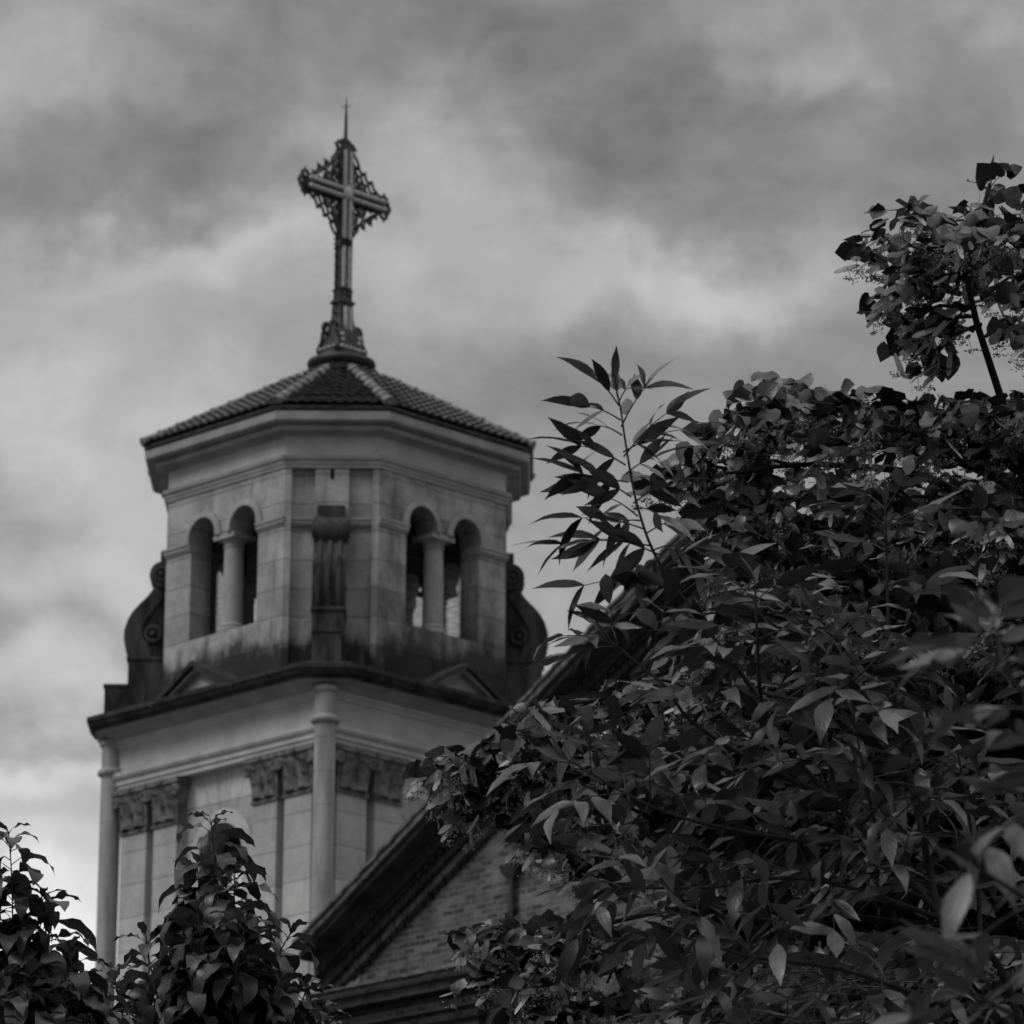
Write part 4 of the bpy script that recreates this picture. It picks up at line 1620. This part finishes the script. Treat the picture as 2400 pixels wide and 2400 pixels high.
PY = 17.5
b1 = at(520, 2400, PY)
shrub('leafy_shrub', 'dark shrub with drooping pointed leaves rising before the tower wall', [
    [(b1[0], PY, 0), (b1[0], PY, 2.0), (525, 2620, PY), (520, 2400, PY), (510, 2200, PY), (505, 2050, PY), (495, 1925, PY)],
    [(505, 2330, PY), (478, 2190, PY + .05), (468, 2090, PY + .08), (462, 2030, PY + .08)],
    [(510, 2340, PY), (535, 2200, PY - .05), (548, 2110, PY - .08), (550, 2050, PY - .08)],
    [(520, 2560, PY), (420, 2400, PY + .05), (360, 2290, PY + .05), (343, 2200, PY + .05)],
    [(525, 2520, PY), (600, 2350, PY - .1), (640, 2260, PY - .1), (685, 2180, PY - .1)],
    [(515, 2420, PY), (560, 2300, PY + .1), (590, 2230, PY + .1), (592, 2165, PY + .1)],
    [(520, 2600, PY), (380, 2470, PY - .1), (300, 2380, PY - .1), (262, 2280, PY - .1)],
    [(525, 2640, PY), (640, 2500, PY + .1), (690, 2400, PY + .1), (720, 2310, PY + .1)],
    [(520, 2480, PY), (460, 2360, PY - .15), (440, 2260, PY - .15), (430, 2180, PY - .15)],
    [(525, 2600, PY), (570, 2480, PY - .2), (590, 2390, PY - .2), (560, 2290, PY - .2)],
    [(525, 2700, PY), (480, 2560, PY - .2), (470, 2450, PY - .2), (500, 2340, PY - .25)],
    [(525, 2700, PY), (680, 2560, PY - .2), (730, 2470, PY - .2), (760, 2400, PY - .2)],
], (b1[0], PY))
QY = 16.5
b2 = at(20, 2400, QY)
shrub('leafy_shrub', 'dark shrub with a curled leaf tuft on top, cut by the left picture edge', [
    [(b2[0], QY, 0), (b2[0], QY, 2.0), (15, 2620, QY), (30, 2400, QY), (30, 2200, QY), (27, 2050, QY), (20, 1950, QY)],
    [(20, 2560, QY), (90, 2400, QY), (110, 2250, QY), (100, 2110, QY)],
    [(20, 2600, QY), (130, 2450, QY - .1), (170, 2350, QY - .1), (165, 2230, QY - .1)],
    [(20, 2500, QY), (-20, 2350, QY + .1), (-30, 2200, QY + .1), (-25, 2050, QY + .1)],
    [(20, 2640, QY), (80, 2520, QY - .15), (70, 2400, QY - .2), (60, 2290, QY - .2)],
    [(20, 2700, QY), (170, 2560, QY), (205, 2470, QY), (210, 2370, QY)],
    [(20, 2640, QY), (0, 2500, QY - .2), (-10, 2400, QY - .25), (5, 2290, QY - .25)],
    [(20, 2640, QY), (130, 2560, QY - .2), (140, 2480, QY - .25), (130, 2400, QY - .25)],
], (b2[0], QY))


# ------------------------------------------------------------------ yew behind the ash at the bottom
def yew():
    YY = 18.0
    b = at(1880, 2400, YY)
    base = np.array([b[0], YY, 0])
    root = empty('yew_tree', base)
    tag(root, 'small yew with thin dark needles low down behind the ash branches', 'tree')
    mb = MB()
    mb.tube([base, base + np.array([.03, 0, 2.5]), at(1880, 2330, YY)], [.06, .04, .01], 8)
    build_wood('trunk', mb, M['bark'], root)
    lv, tw = Leaves('needle'), MB()
    for _ in range(95):
        z = rng.uniform(2450, 2900) if rng.random() < .35 else rng.uniform(2280, 2460)
        a = at(1880 + rng.normal(0, 110), z, YY + rng.uniform(-.3, .3))
        d = unit(np.array([rng.normal(0, 1), rng.normal(-.4, .8), rng.uniform(-.2, .9)]))
        L = rng.uniform(.14, .26)
        pts = [a + d * L * i / 12 + np.array([0, 0, -.03]) * (i / 12) ** 2 for i in range(13)]
        tw.tube(pts, list(np.linspace(.003, .001, 13)), 4)
        s = unit(np.cross(d, UP) + 1e-3)
        for i in range(26):
            p = a + d * L * i / 26
            for sg in (-1, 1):
                lv.add(p, unit(s * sg + d * .6 + rvec(.12)), unit(UP + rvec(.2)), rng.uniform(.022, .032), .2, 0, 0)
    build_leaves('crown', [(lv, M['needle'])], root, (tw, M['twig']))


yew()
